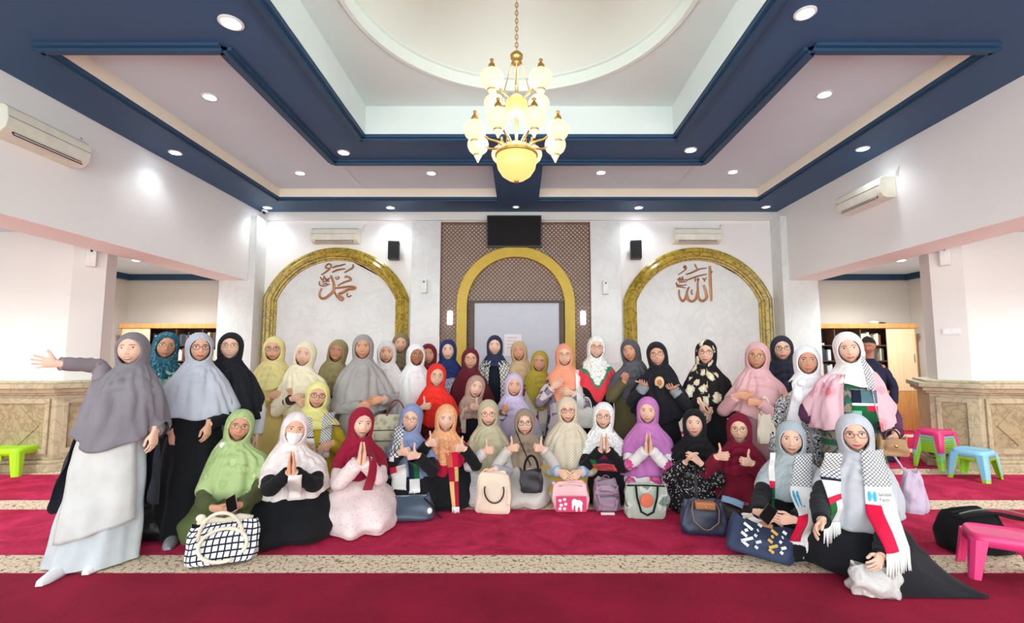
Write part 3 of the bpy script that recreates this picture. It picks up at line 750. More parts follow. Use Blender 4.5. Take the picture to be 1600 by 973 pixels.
o = MB().box(OXR - .05, OXR, 7.62, 7.72, 0, 2.0).build('door_1', MAT['wooddark']); o['kind'] = 'structure'
o = tag(MB().box(7.1, 7.5, 8.2, 8.5, 0, .62).build('side_cabinet', MAT['wooddark'], bevel=.01), 'small dark cabinet beside the right bookcase', 'cabinet')
MB().box(7.13, 7.47, 8.188, 8.2, .05, .58).build('cabinet_door', MAT['wooddark'], o, bevel=.004)
t = thing('wall_pipe', 'grey vertical pipe in the corner of the left aisle', 'pipe', (atY(186, 480, 9.33).x, 9.33, 0))
MB().tube([(0, 0, 0), (0, 0, 2.84)], .03, 10).build('pipe', plain('pale_pipe', (206, 200, 192), .5), t, smooth=True)
for z in (.6, 1.6, 2.5): MB().lathe([(.04, -.02), (.042, 0), (.04, .02)], (0, 0, z), 10).build('clamp', MAT['grey'], t)

# ---- plastic stools
def stool_mesh(col):
    tw, td, h = .15, .125, .24; bw_, bd = .185, .155
    top = MB(); R, K = 9, 9; n_ = 28
    def rr(a_, b_, r, k):   # rounded rectangle
        th = 2 * math.pi * k / n_; c, s_ = math.cos(th), math.sin(th)
        return (a_ * math.copysign(abs(c) ** .45, c), b_ * math.copysign(abs(s_) ** .45, s_))
    rings = [(.0, .0, h - .008), (tw * .6, td * .6, h - .008), (tw * .92, td * .92, h - .006), (tw * .97, td * .97, h), (tw, td, h - .004), (tw + .006, td + .006, h - .02), (tw + .012, td + .012, h - .06), (tw + .008, td + .008, h - .06), (tw, td, h - .022), (0, 0, h - .022)]
    top.grid([[(*rr(a_, b_, .05, k), z) for k in range(n_)] for a_, b_, z in rings], wrap=True)
    legs = []
    for sx_ in (-1, 1):
        for sy_ in (-1, 1):
            lg = MB(); rows = []
            for s_ in (0, .5, 1):
                z = (h - .03) * (1 - s_); ox, oy = (tw + .010) + (bw_ - tw - .010) * s_, (td + .010) + (bd - td - .010) * s_; wl = .075 - .025 * s_; tk = .012
                rows.append([(sx_ * ox, sy_ * (oy - wl), z), (sx_ * ox, sy_ * (oy - .02), z), (sx_ * (ox - .02), sy_ * oy, z), (sx_ * (ox - wl), sy_ * oy, z), (sx_ * (ox - wl), sy_ * (oy - tk), z), (sx_ * (ox - .022), sy_ * (oy - tk), z), (sx_ * (ox - tk), sy_ * (oy - .022), z), (sx_ * (ox - tk), sy_ * (oy - wl), z)])
            lg.grid(rows, wrap=True); lg.add(rows[-1], [tuple(range(8))]); lg.add(rows[0], [tuple(range(8))]); legs.append(lg)
    return top, legs
def stool(label, loc, rz, mat_, sc_=1.0, group=None):
    t = thing('plastic_stool', label, 'stool', loc, rz, group); t.scale = (sc_, sc_, sc_)
    top, legs = stool_mesh(None); top.build('seat', mat_, t, smooth=True)
    for lg in legs: lg.build('leg', mat_, t, bevel=.003)
    return t
MP = {'pink': plain('pink_plastic', (238, 62, 128), .35, var=.02), 'blue': plain('sky_blue_plastic', (140, 208, 236), .35, var=.02), 'green': plain('lime_plastic', (160, 226, 60), .35, var=.02), 'mint': plain('mint_plastic', (120, 220, 170), .35, var=.02), 'lime': plain('bright_lime_plastic', (176, 238, 20), .35, var=.02)}
b0 = atZ(1478, 733, 0); zz = 0
names = ['green'] * 4 + ['mint', 'green', 'blue', 'pink']; zst = [.0, .028, .056, .084, .112, .140, .172, .205]
for k, nme in enumerate(names):
    lab = {'pink': 'pink plastic stool on top of the tall stack by the right pillar', 'blue': 'blue plastic stool second from top of the tall stack', 'mint': 'mint green plastic stool halfway up the tall stack'}.get(nme, 'lime green plastic stool, %s of the tall stack' % ('bottom one', 'second from bottom', 'third from bottom', 'fourth from bottom')[k] if k < 4 else 'lime green plastic stool just under the blue one in the stack')
    stool(lab, (b0.x, b0.y + .12, zst[k]), math.radians(22), MP[nme], 1.08, 'stacked stools by the right pillar')
b0 = atZ(1545, 752, 0)
stool('lime green plastic stool nested under the blue one', (b0.x, b0.y + .16, 0), math.radians(30), MP['green'], 1.2, 'low pair of stools')
stool('sky blue plastic stool on a low pair beside the tall stack', (b0.x, b0.y + .16, .034), math.radians(30), MP['blue'], 1.2, 'low pair of stools')
b0 = atZ(1565, 908, 0)
stool('large pink plastic stool on the carpet at the right edge', (b0.x + .10, b0.y + .08, 0), math.radians(-30), MP['pink'], 1.12)
b0 = atZ(10, 744, 0)
stool('bright lime plastic stool at the left edge by the pillar base', (b0.x - .10, b0.y + .14, 0), math.radians(5), MP['lime'], 1.3)
# ================================================================== PEOPLE
def smooth01(x): x = np.clip(x, 0, 1); return x * x * (3 - 2 * x)
# ---- fabrics
_fc = {}
def fabric(rgb, rough=0.85, sheen=0.25, var=0.10, wr=0.25):
    key = ('f', rgb, wr)
    if key in _fc: return _fc[key]
    m, nt, b = mat_base('fabric_%d_%d_%d' % rgb, rough, lin(rgb), 0, 0.2)
    c = lin(rgb)
    o, no, tc = noise_mix(nt, b, dim(c, 1 - var), dim(c, 1 + var * .6), 5, 4)
    nt.links.new(o, b.inputs['Base Color'])
    b.inputs['Sheen Weight'].default_value = sheen * .2
    n2 = nd(nt, 'ShaderNodeTexNoise'); n2.inputs['Scale'].default_value = 14; n2.inputs['Detail'].default_value = 5; n2.inputs['Distortion'].default_value = .8
    nt.links.new(tc.outputs['Object'], n2.inputs['Vector']); bump(nt, b, n2.outputs['Fac'], wr, .02)
    _fc[key] = m; return m
def pattern(kind, c1, c2, c3=None, scale=1.0):
    """printed cloth; uv in metres"""
    key = (kind, c1, c2, c3, scale)
    if key in _fc: return _fc[key]
    m, nt, b = mat_base('print_%s_%d_%d_%d' % ((kind,) + c1), .85, lin(c1), 0, .2)
    tc = nd(nt, 'ShaderNodeTexCoord'); uv = tc.outputs['UV']
    def ramp(f, p0, p1, a, bb):
        r = nd(nt, 'ShaderNodeValToRGB'); r.color_ramp.elements[0].position = p0; r.color_ramp.elements[1].position = p1
        r.color_ramp.elements[0].color = a; r.color_ramp.elements[1].color = bb; nt.links.new(f, r.inputs[0]); return r.outputs[0]
    def mix(f, a, bb):
        x = nd(nt, 'ShaderNodeMix', data_type='RGBA'); nt.links.new(f, x.inputs[0])
        for s_, i in ((a, 6), (bb, 7)):
            if isinstance(s_, tuple): x.inputs[i].default_value = s_
            else: nt.links.new(s_, x.inputs[i])
        return x.outputs[2]
    B0, B1 = (0, 0, 0, 1), (1, 1, 1, 1)
    if kind == 'floral':
        v = nd(nt, 'ShaderNodeTexVoronoi'); v.inputs['Scale'].default_value = 14 * scale; nt.links.new(uv, v.inputs['Vector'])
        no = nd(nt, 'ShaderNodeTexNoise'); no.inputs['Scale'].default_value = 40 * scale; nt.links.new(uv, no.inputs['Vector'])
        a = nd(nt, 'ShaderNodeMath', operation='MULTIPLY_ADD'); nt.links.new(no.outputs['Fac'], a.inputs[0]); a.inputs[1].default_value = .5; nt.links.new(v.outputs['Distance'], a.inputs[2])
        col = mix(ramp(a.outputs[0], .64, .70, B1, B0), lin(c1), lin(c2))
        if c3: col = mix(ramp(a.outputs[0], .46, .52, B1, B0), col, lin(c3))
    elif kind == 'paisley':
        no = nd(nt, 'ShaderNodeTexNoise'); no.inputs['Scale'].default_value = 9 * scale; no.inputs['Distortion'].default_value = 3.5; no.inputs['Detail'].default_value = 2; nt.links.new(uv, no.inputs['Vector'])
        wv = nd(nt, 'ShaderNodeMath', operation='SINE'); mu = nd(nt, 'ShaderNodeMath', operation='MULTIPLY'); mu.inputs[1].default_value = 42; nt.links.new(no.outputs['Fac'], mu.inputs[0]); nt.links.new(mu.outputs[0], wv.inputs[0])
        col = ramp(wv.outputs[0], .0, .12, lin(c1), lin(c2))
    elif kind in ('keff', 'lattice'):
        mp = nd(nt, 'ShaderNodeMapping'); mp.inputs['Rotation'].default_value = (0, 0, math.pi / 4); mp.inputs['Scale'].default_value = (26 * scale,) * 3; nt.links.new(uv, mp.inputs[0])
        sx = nd(nt, 'ShaderNodeSeparateXYZ'); nt.links.new(mp.outputs[0], sx.inputs[0]); outs = []
        for i in (0, 1):
            fr_ = nd(nt, 'ShaderNodeMath', operation='FRACT'); nt.links.new(sx.outputs[i], fr_.inputs[0])
            s2 = nd(nt, 'ShaderNodeMath', operation='SUBTRACT'); nt.links.new(fr_.outputs[0], s2.inputs[0]); s2.inputs[1].default_value = .5
            ab = nd(nt, 'ShaderNodeMath', operation='ABSOLUTE'); nt.links.new(s2.outputs[0], ab.inputs[0]); outs.append(ab.outputs[0])
        mn = nd(nt, 'ShaderNodeMath', operation='MAXIMUM'); nt.links.new(outs[0], mn.inputs[0]); nt.links.new(outs[1], mn.inputs[1])
        col = ramp(mn.outputs[0], .36, .42, lin(c1), lin(c2))
    elif kind == 'check':
        mp = nd(nt, 'ShaderNodeMapping'); mp.inputs['Scale'].default_value = (22 * scale,) * 3; nt.links.new(uv, mp.inputs[0])
        sx = nd(nt, 'ShaderNodeSeparateXYZ'); nt.links.new(mp.outputs[0], sx.inputs[0]); outs = []
        for i in (0, 1):
            fr_ = nd(nt, 'ShaderNodeMath', operation='FRACT'); nt.links.new(sx.outputs[i], fr_.inputs[0])
            s2 = nd(nt, 'ShaderNodeMath', operation='SUBTRACT'); nt.links.new(fr_.outputs[0], s2.inputs[0]); s2.inputs[1].default_value = .5
            ab = nd(nt, 'ShaderNodeMath', operation='ABSOLUTE'); nt.links.new(s2.outputs[0], ab.inputs[0]); outs.append(ab.outputs[0])
        mn = nd(nt, 'ShaderNodeMath', operation='MAXIMUM'); nt.links.new(outs[0], mn.inputs[0]); nt.links.new(outs[1], mn.inputs[1])
        col = ramp(mn.outputs[0], .34, .40, lin(c1), lin(c2))
    elif kind == 'stripe':
        sx = nd(nt, 'ShaderNodeSeparateXYZ'); nt.links.new(uv, sx.inputs[0])
        mu = nd(nt, 'ShaderNodeMath', operation='MULTIPLY'); mu.inputs[1].default_value = 60 * scale; nt.links.new(sx.outputs[1], mu.inputs[0])
        si = nd(nt, 'ShaderNodeMath', operation='SINE'); nt.links.new(mu.outputs[0], si.inputs[0])
        col = ramp(si.outputs[0], .2, .35, lin(c1), lin(c2))
        if c3:
            no = nd(nt, 'ShaderNodeTexNoise'); no.inputs['Scale'].default_value = 22; nt.links.new(uv, no.inputs['Vector'])
            col = mix(ramp(no.outputs['Fac'], .52, .58, B0, B1), col, lin(c3))
    elif kind == 'patch':
        v = nd(nt, 'ShaderNodeTexVoronoi', distance='CHEBYCHEV'); v.inputs['Scale'].default_value = 11 * scale; nt.links.new(uv, v.inputs['Vector'])
        sp = nd(nt, 'ShaderNodeSeparateColor'); nt.links.new(v.outputs['Color'], sp.inputs[0])
        col = mix(ramp(sp.outputs[0], .45, .47, B0, B1), lin(c1), lin(c2))
        if c3: col = mix(ramp(sp.outputs[1], .68, .70, B0, B1), col, lin(c3))
    else:   # speck
        v = nd(nt, 'ShaderNodeTexVoronoi'); v.inputs['Scale'].default_value = 62 * scale; nt.links.new(uv, v.inputs['Vector'])
        col = mix(ramp(v.outputs['Distance'], .26, .32, B1, B0), lin(c1), lin(c2))
    nt.links.new(col, b.inputs['Base Color'])
    n2 = nd(nt, 'ShaderNodeTexNoise'); n2.inputs['Scale'].default_value = 14; n2.inputs['Detail'].default_value = 4; nt.links.new(tc.outputs['Object'], n2.inputs['Vector']); bump(nt, b, n2.outputs['Fac'], .25, .02)
    _fc[key] = m; return m
_sk = {}
def skin_mat(rgb):
    if rgb in _sk: return _sk[rgb]
    m, nt, b = mat_base('skin_%d_%d_%d' % rgb, .5, lin(rgb), 0, .35)
    c = lin(rgb); o, no, tc = noise_mix(nt, b, dim(c, .94), dim(c, 1.04), 22, 3); nt.links.new(o, b.inputs['Base Color'])
    b.inputs['Subsurface Weight'].default_value = .08; b.inputs['Subsurface Radius'].default_value = (.01, .004, .002)
    _sk[rgb] = m; return m
M_LIP = plain('lips', (198, 84, 88), .4); M_LIP2 = plain('lips_soft', (192, 108, 98), .45); M_BROW = plain('brow_hair', (74, 54, 46), .8); M_EYE = plain('eye_white', (236, 232, 228), .25, var=.01); M_IRIS = plain('iris', (38, 24, 18), .2); M_TEETH = plain('teeth', (246, 242, 234), .3, var=.01)
M_BLACKF = fabric((26, 26, 32)); M_HAIR = plain('black_hair', (24, 20, 20), .5)

# ---- head: analytic front surface fy(x,z); face looks to -y, origin at mid face
HRX, HRY, HRZ, HYC, HZC = .079, .096, .113, .008, .018
def rx_eff(z): return HRX * (1 - .26 * smooth01((-z - .012) / .09))
def face_disp(x, z):
    ax = np.abs(x)
    t = np.clip((.034 - z) / .052, 0, 1); nz = np.where(z > -.018, t ** 1.4 * .023, .023 * np.exp(-((z + .018) / .0065) ** 2)); sw = .0065 + .0075 * t
    d = nz * np.exp(-(x / sw) ** 2)
    d = d - .0085 * np.exp(-((ax - .031) / .015) ** 2 - ((z - .019) / .011) ** 2)
    d = d + .003 * np.exp(-((ax - .030) / .02) ** 2 - ((z - .041) / .008) ** 2)
    d = d + .007 * np.exp(-((ax - .037) / .017) ** 2 - ((z + .020) / .019) ** 2)
    d = d + .006 * np.exp(-(x / .027) ** 2 - ((z + .050) / .018) ** 2)
    d = d - .003 * np.exp(-(x / .02) ** 2 - ((z + .066) / .006) ** 2)
    d = d + .007 * np.exp(-(x / .018) ** 2 - ((z + .083) / .013) ** 2)
    d = d - .003 * np.exp(-((ax - .032) / .006) ** 2 - ((z + .040) / .016) ** 2)
    return d
def fy(x, z):
    q = 1 - (x / rx_eff(z)) ** 2 - ((z - HZC) / HRZ) ** 2
    return HYC - HRY * np.sqrt(np.clip(q, .01, 1)) - face_disp(x, z)
def make_head():
    nu, nv = 52, 40
    v = np.linspace(0.02, np.pi - .02, nv); u0 = np.linspace(0, 1, nu, endpoint=False)
    u = 2 * np.pi * u0; u = u - .45 * np.sin(u)          # crowd the columns to the front (u=0)
    V_, U_ = np.meshgrid(v, u, indexing='ij')
    sz = np.cos(V_); sx = np.sin(V_) * np.sin(U_); sy = -np.sin(V_) * np.cos(U_)
    z = HZC + HRZ * sz; x = rx_eff(z) * sx; y = HYC + HRY * sy
    mask = smooth01((-sy - .1) / .35); y = y - mask * face_disp(x, z)
    return np.stack([x, y, z], -1)
HEAD = make_head()
def patch(mb, top, bot, off, m, n=12, rows=3, bulge=0.0):
    """strip on the face between curves top(t)->(x,z), bot(t)"""
    t = np.linspace(0, 1, n); A = np.array([top(a) for a in t]); B = np.array([bot(a) for a in t]); G = []
    for r in range(rows):
        s_ = r / (rows - 1); xz = A * (1 - s_) + B * s_
        y = fy(xz[:, 0], xz[:, 1]) - off - bulge * math.sin(math.pi * s_) * np.sin(np.pi * t)
        G.append(np.stack([xz[:, 0], y, xz[:, 1]], -1))
    mb.grid(G, m)
def face_features(smile, lipm=1):
    mb = MB()
    for sx in (-1, 1):
        cx = .0315 * sx; L = .0165; h = .0060 if smile < 2 else .0050; ez = .0190
        def ey(t, k): a = (2 * t - 1); return (cx + sx * a * L, ez + a * .0012 + k * (1 - a * a))
        patch(mb, lambda t: ey(t, h), lambda t: ey(t, -h * .75), .0012, 3, 9, 4, .0028)
        def iy(t, k): a = (2 * t - 1); return (cx + a * .0058, ez + k * math.sqrt(max(0, 1 - a * a)))
        patch(mb, lambda t: iy(t, h * .95), lambda t: iy(t, -h * .7), .0030, 4, 7, 3, .0022)
        patch(mb, lambda t: ey(t, h * 1.3), lambda t: ey(t, h * .85), .0034, 2, 9, 2)
        def br(t, k): a = (2 * t - 1); return (.0315 * sx + sx * a * .0195, .0400 - .0050 * (a + .1) ** 2 - .0016 * a + k * (.0021 * (1 - .6 * max(0, a))))
        patch(mb, lambda t: br(t, 1), lambda t: br(t, -1), .0012, 2, 9, 3, .001)
    mw = .0265 if smile else .022; mz = -.0505; cu = .0065 if smile else .002
    op = .0065 if smile == 2 else .0
    def lp(t, k): a = 2 * t - 1; return (a * mw, mz + cu * a * a + k * (1 - a * a))
    def ul(t): a = 2 * t - 1; return (a * mw, mz + cu * a * a + (.0068 - .0016 * math.exp(-(a / .16) ** 2)) * (1 - a * a) ** .8 + op * .4 * (1 - a * a))
    patch(mb, ul, lambda t: lp(t, op * .4), .0016, 1, 13, 3, .0022)
    patch(mb, lambda t: lp(t, -op * .8), lambda t: (lp(t, 0)[0], lp(t, 0)[1] - (.0078 + op * .8) * (1 - (2 * t - 1) ** 2) ** .6), .0016, 1, 13, 3, .003)
    if op: patch(mb, lambda t: lp(t, op * .5), lambda t: lp(t, -op * .9), .0008, 5, 11, 2)
    # nostrils
    for sx in (-1, 1): mb.ell((.0075 * sx, float(fy(np.array(.0075), np.array(-.0275))) + .0008, -.0275), (.0035, .003, .0022), nu=8, nv=5, m=2)
    return mb
FACES = {k: face_features(k) for k in (0, 1, 2)}

# ---- hands, one continuous mesh per pose (wrist at origin, fingers +x, thumb side +y, back of hand +z): a RIGHT hand
def hand_template(curl, spread=0.0, thumb=(0.6, .75, -.25), thumb2=None, thumb_bend=.2):
    mb = MB()
    # palm
    rows = []
    for x, wy, tz, oy, oz in ((-.045, .024, .020, 0, 0), (-.01, .026, .019, 0, 0), (.015, .033, .018, .003, -.001), (.045, .040, .017, .003, -.002), (.075, .041, .015, .001, -.001), (.098, .036, .011, .0, .0), (.104, .02, .005, 0, 0)):
        rows.append([(x, oy + wy * math.copysign(abs(math.cos(a)) ** .75, math.cos(a)), oz + tz * math.copysign(abs(math.sin(a)) ** .9, math.sin(a))) for a in [2 * math.pi * j / 16 for j in range(16)]])
    mb.grid(rows, wrap=True); mb.add(rows[0], [tuple(range(16))[::-1]]); mb.add(rows[-1], [tuple(range(16))])
    fingers = [((.092, .029, 0), .068, .0088, 1), ((.097, .0095, .001), .076, .0090, .3), ((.093, -.0105, 0), .070, .0086, -.4), ((.083, -.029, -.001), .054, .0076, -1.1)]
    for fi, ((x, y, z), L, r, sp) in enumerate(fingers):
        c = curl[fi] if isinstance(curl[0], (tuple, list)) else curl
        p = Vector((x - .012, y, z)); ang = 0; az = spread * sp; pts = [p.copy()]; seg = [.012 + L * .44, L * .31, L * .25]
        rad = [r]; 
        for k in range(3):
            ang += c[k]; d = Vector((math.cos(ang) * math.cos(az), math.sin(az) * math.cos(ang), -math.sin(ang)))
            for s_ in (.5, 1.0): pts.append(p + d * seg[k] * s_); rad.append(r * (1 - .07 * (k + s_)))
            p = p + d * seg[k]
        pts.append(p + d * .004); rad.append(r * .45)
        mb.tube(pts, rad, 8)
    d = Vector(thumb).normalized(); d2 = Vector(thumb2).normalized() if thumb2 else (d + Vector((.5, -.25, -.1))).normalized()
    p = Vector((.022, .020, -.006)); pts = [p, p + d * .02, p + d * .042]; q = pts[-1]; pts += [q + (d * .5 + d2 * .5) * .016, q + d2 * .032]; q = pts[-1]; pts += [q + d2 * .014, q + d2 * .026, q + d2 * .030]
    mb.tube(pts, [.015, .0145, .012, .0108, .0105, .0102, .008, .004], 9)
    o = mb.build('hand_template', M_LIP, fix=True)
    md = o.modifiers.new('r', 'REMESH'); md.mode = 'VOXEL'; md.voxel_size = .0030
    sm = o.modifiers.new('s', 'SMOOTH'); sm.iterations = 3; sm.factor = .5
    de = o.modifiers.new('d', 'DECIMATE'); de.ratio = .30
    dg = bpy.context.evaluated_depsgraph_get(); ev = o.evaluated_get(dg); me = ev.to_mesh()
    V = np.empty(len(me.vertices) * 3); me.vertices.foreach_get('co', V); V = V.reshape(-1, 3)
    Fs = [tuple(p_.vertices) for p_ in me.polygons]; ev.to_mesh_clear()
    m0 = o.data; bpy.data.objects.remove(o); bpy.data.meshes.remove(m0)
    return V, Fs
HANDS = {
    'flat': hand_template((.04, .05, .05), .0, (.75, .55, -.1), (.95, .15, 0)),
    'relaxed': hand_template((.35, .40, .25), .05, (.75, .5, -.4), (.95, .05, -.3)),
    'grip': hand_template((.9, 1.1, .7), .0, (.65, .5, -.6), (.9, -.1, -.5)),
    'thumb': hand_template((1.35, 1.45, 1.1), .0, (.35, .9, -.15), (.15, 1.0, .05)),
    'open': hand_template((.08, .10, .08), .26, (.45, .88, -.1), (.6, .8, 0)),
    'cup': hand_template((.25, .3, .2), .08, (.5, .8, -.2), (.75, .6, 0)),
    'pinch': hand_template([(.75, .8, .4), (1.1, 1.1, .7), (1.2, 1.2, .8), (1.2, 1.2, .8)], .0, (.75, .45, -.6), (.85, .35, -.45)),
}
def place_hand(mb, pose, wrist, d, th, right, s_=1.0, m=0):
    V, Fs = HANDS[pose]; X = Vector(d).normalized(); T = Vector(th); Y = (T - X * T.dot(X)).normalized()
    if not right: Y = -Y
    Z = X.cross(Y); R = np.array([[X.x, Y.x, Z.x], [X.y, Y.y, Z.y], [X.z, Y.z, Z.z]])
    Q = V * s_
    if not right: Q = Q * np.array([1, -1, 1])
    P = Q @ R.T + np.array(wrist)
    mb.add(P, Fs if right else [f[::-1] for f in Fs], m)

# ---- hood + cape of a hijab
CAPE = np.array([(.0, .094, .096, .112), (.03, .109, .103, .114), (.06, .129, .111, .117), (.09, .149, .119, .120), (.12, .166, .126, .124), (.16, .185, .134, .129), (.21, .199, .141, .136), (.30, .214, .152, .144), (.42, .230, .162, .154), (.60, .252, .174, .168), (.85, .278, .190, .19), (1.2, .30, .205, .21)])
def cape_r(d): return np.stack([np.interp(d, CAPE[:, 0], CAPE[:, k]) for k in (1, 2, 3)], -1)
def arm_push(P, segs, rad, w=1.0):
    for (a, b, ra, rb) in segs:
        a = np.array(a); b = np.array(b); ab = b - a; t = np.clip(((P - a) @ ab) / (ab @ ab), 0, 1)
        c = a + t[..., None] * ab; dv = P - c; dist = np.linalg.norm(dv, axis=-1) + 1e-9
        rr = ra + (rb - ra) * t + rad
        out = P - np.array([0, P[..., 1].mean() * 0, 0]); out = np.stack([P[..., 0], P[..., 1], np.zeros_like(P[..., 0])], -1); out = out / (np.linalg.norm(out, axis=-1, keepdims=True) + 1e-9)
        n = dv / dist[..., None] + .7 * out; n = n / (np.linalg.norm(n, axis=-1, keepdims=True) + 1e-9)
        push = np.clip(rr - dist, 0, None) * w
        P = P + n * push[..., None]
    return P
def fold_field(th, d, rng, amp, swag=.006):
    amp = amp * 1.5; swag = swag * 1.7
    k1 = rng.choice([5, 6, 7]); k2 = rng.choice([10, 11, 13]); p1, p2, p3 = rng.uniform(0, 6.28, 3)
    g = smooth01(d / .22)
    f = amp * g * (.45 * np.sin(k1 * th + p1 + 1.5 * np.sin(5 * d)) + .55 * (np.abs(np.sin(k2 * .5 * th + p2 + 1.2 * np.sin(4 * d + p3))) * 2 - 1.1))
    f = f + .45 * amp * smooth01(d / .12) * (1 - .6 * smooth01((d - .15) / .3)) * (np.abs(np.sin(9 * th + p3 + 1.6 * np.sin(7 * d + p1))) * 2 - 1.2)
    thf = np.where(th > np.pi, th - 2 * np.pi, th)
    sk = rng.uniform(-.05, .05)
    sw = swag * np.exp(-(thf / .9) ** 2) * (np.abs(np.sin(48 * (d - .085 * thf ** 2 - sk * thf) + p3)) * 2 - 1.2) * smooth01(d / .03) * (1 - smooth01((d - .13) / .14))
    sidef = .8 * swag * np.exp(-((np.abs(thf) - 1.1) / .5) ** 2) * np.sin(17 * np.abs(thf) - 26 * d + p1) * smooth01(d / .04)
    return f + sw + sidef
def hood_cape(sp, rng, H, Rh, T, s, w, Lf, Ls, Lb, segs, amp=.012, puff=1.0, ow=1.0, oh=1.0, peak=0.0, capeonly=None, hoodonly=False, rs=1.0, swag=.006, N=96, hem_pow=1.5, point=0.0):
    """returns grid P, uv, d-field, and D-field. Rows: crown -> chin -> hem"""
    zt, zb = .086 * oh, -.098
    if capeonly is None:
        zz = [.022 + .116 * math.cos(a) for a in np.linspace(.12, .985, 6)]
        zz = [z for z in zz if z > zt + .002] + [zt] + list(np.linspace(zt, zb, 17)[1:])
    else: zz = []
    nd_ = 0 if hoodonly else 34
    rows = []; uvs = []; ds = []
    j = np.linspace(0, 1, N + 1)
    d0 = capeonly[0] if capeonly else 0.0
    for z in zz:
        u_ = (z - (zt + zb) / 2) / ((zt - zb) / 2)
        wz = (.0705 * ow) * math.sqrt(max(0, 1 - u_ * u_)) if abs(u_) < 1 else 0.0
        if z > .022: k = math.sqrt(max(.001, 1 - ((z - .022) / .116) ** 2))
        else: k = 1 - .07 * min(1, (.022 - z) / .11) ** 2
        rx = .0955 * k * puff * rs; ryf = .103 * k * rs; ryb = .116 * k * puff * rs
        thf = math.asin(min(.98, wz / rx)) if wz > 0 else 0.0
        th = thf + (2 * np.pi - 2 * thf) * j
        c, sn = np.cos(th), np.sin(th)
        x = rx * sn; y = .018 + np.where(c > 0, -ryf * c, -ryb * c)
        tt = np.where(th > np.pi, 2 * np.pi - th, th)
        y = y - peak * np.exp(-((tt) / .7) ** 2) * math.exp(-((z - .085) / .03) ** 2)
        rim = np.exp(-((tt - thf) / .18) ** 2) * (.004 if abs(u_) < 1 else 0)
        x = x * (1 + rim / .086); y = y - rim * .6
        P = np.stack([x, y, np.full_like(x, z)], -1) * s
        e0 = P[:1] * np.array([.90, .72, 1.0]); e1 = P[-1:] * np.array([.90, .72, 1.0])
        if abs(u_) >= 1: e0 = P[:1] * np.array([1, .9, .98]); e1 = P[-1:] * np.array([1, .9, .98])
        P = np.concatenate([e0, P, e1]) @ Rh.T + H
        rows.append(P); thx = np.concatenate([th[:1], th, th[-1:]]); uvs.append(np.stack([thx * .17, np.full_like(thx, .3 - z)], -1)); ds.append(np.full(N + 3, -1.0))
    if nd_:
        th = 2 * np.pi * j
        if capeonly and capeonly[1] > 0: th = capeonly[1] + (2 * np.pi - 2 * capeonly[1]) * j
        thx = np.concatenate([th[:1], th, th[-1:]]); c, sn = np.cos(thx), np.sin(thx)
        D = Ls + (Lf - Ls) * np.clip(c, 0, 1) ** hem_pow + (Lb - Ls) * np.clip(-c, 0, 1) ** 1.5
        D = D + point * np.exp(-(np.where(thx > np.pi, thx - 2 * np.pi, thx) / .35) ** 2) + .012 * np.sin(5 * thx + rng.uniform(0, 6))
        tz = np.linspace(0, 1, nd_) ** 1.25
        rng2 = np.random.RandomState(rng.randint(1 << 30))
        st = rng2.get_state()
        for i, t in enumerate(tz):
            d = d0 + (D - d0) * t
            r = cape_r(d) * rs; rw = 1 + (w - 1) * smooth01(d / .15)
            rx = r[:, 0] * rw; ry = np.where(c > 0, r[:, 1], r[:, 2]) * (1 + (rw - 1) * .7)
            rng2.set_state(st); f = fold_field(thx, d, rng2, amp, swag)
            off = np.stack([(rx + f) * sn, -(ry + f) * c, np.zeros_like(sn)], -1) * s
            b = smooth01(d / .15)[:, None]
            hl = off + np.stack([0 * d, .018 * s + 0 * d, (-.100 - d) * s], -1)
            ph = hl @ Rh.T + H
            cen = np.array([T[0], T[1]])
            pt = np.stack([cen[0] + off[:, 0], cen[1] + off[:, 1], H[2] - (.100 + d) * s], -1)
            # lean of the trunk axis below the shoulders
            drop = np.clip(d - .15, 0, None) * s; lean = sp['axis'](T, drop); pt[:, 0] += lean[0]; pt[:, 1] += lean[1]
            P = ph * (1 - b) + pt * b
            if segs and len(P): P = np.where((d > .06)[:, None], arm_push(P, segs, .012), P)
            if capeonly is None or capeonly[1] == 0:
                P[0] = P[1]; P[-1] = P[1]; P[-2] = P[1]
            rows.append(P); uvs.append(np.stack([thx * .24, .4 + d], -1)); ds.append(D - d)
    return np.array(rows), np.array(uvs), np.array(ds)

def bezier_arm(S, E, Wr, n=22):
    """shoulder-elbow-wrist polyline with a rounded elbow"""
    pts = []
    for k in range(n + 1):
        t = k / n
        if t < .5:
            q = S.lerp(E, t * 2)
        else: q = E.lerp(Wr, t * 2 - 1)
        pts.append(q)
    for _ in range(4):
        pts = [pts[0]] + [(pts[i - 1] + pts[i] * 2 + pts[i + 1]) / 4 for i in range(1, len(pts) - 1)] + [pts[-1]]
    return pts
def solve_elbow(S, Wr, l1, l2, pole):
    v = Wr - S; D = v.length; sc_ = max(1.0, D / ((l1 + l2) * .985)); l1 *= sc_; l2 *= sc_
    D = max(D, abs(l1 - l2) + .02); u = v.normalized(); a = (l1 * l1 - l2 * l2 + D * D) / (2 * D); h = math.sqrt(max(0, l1 * l1 - a * a))
    p = Vector(pole); p = p - u * p.dot(u); p = p.normalized() if p.length > 1e-4 else Vector((0, 1, 0))
    return S + u * a + p * h
STAND = np.array([(-.07, .055, .06, .07), (-.03, .085, .080, .09), (.0, .115, .095, .10), (.04, .150, .108, .112), (.09, .172, .12, .12), (.2, .176, .130, .115), (.34, .165, .122, .110), (.5, .188, .13, .135), (.62, .200, .138, .145)])
PEOPLE = []
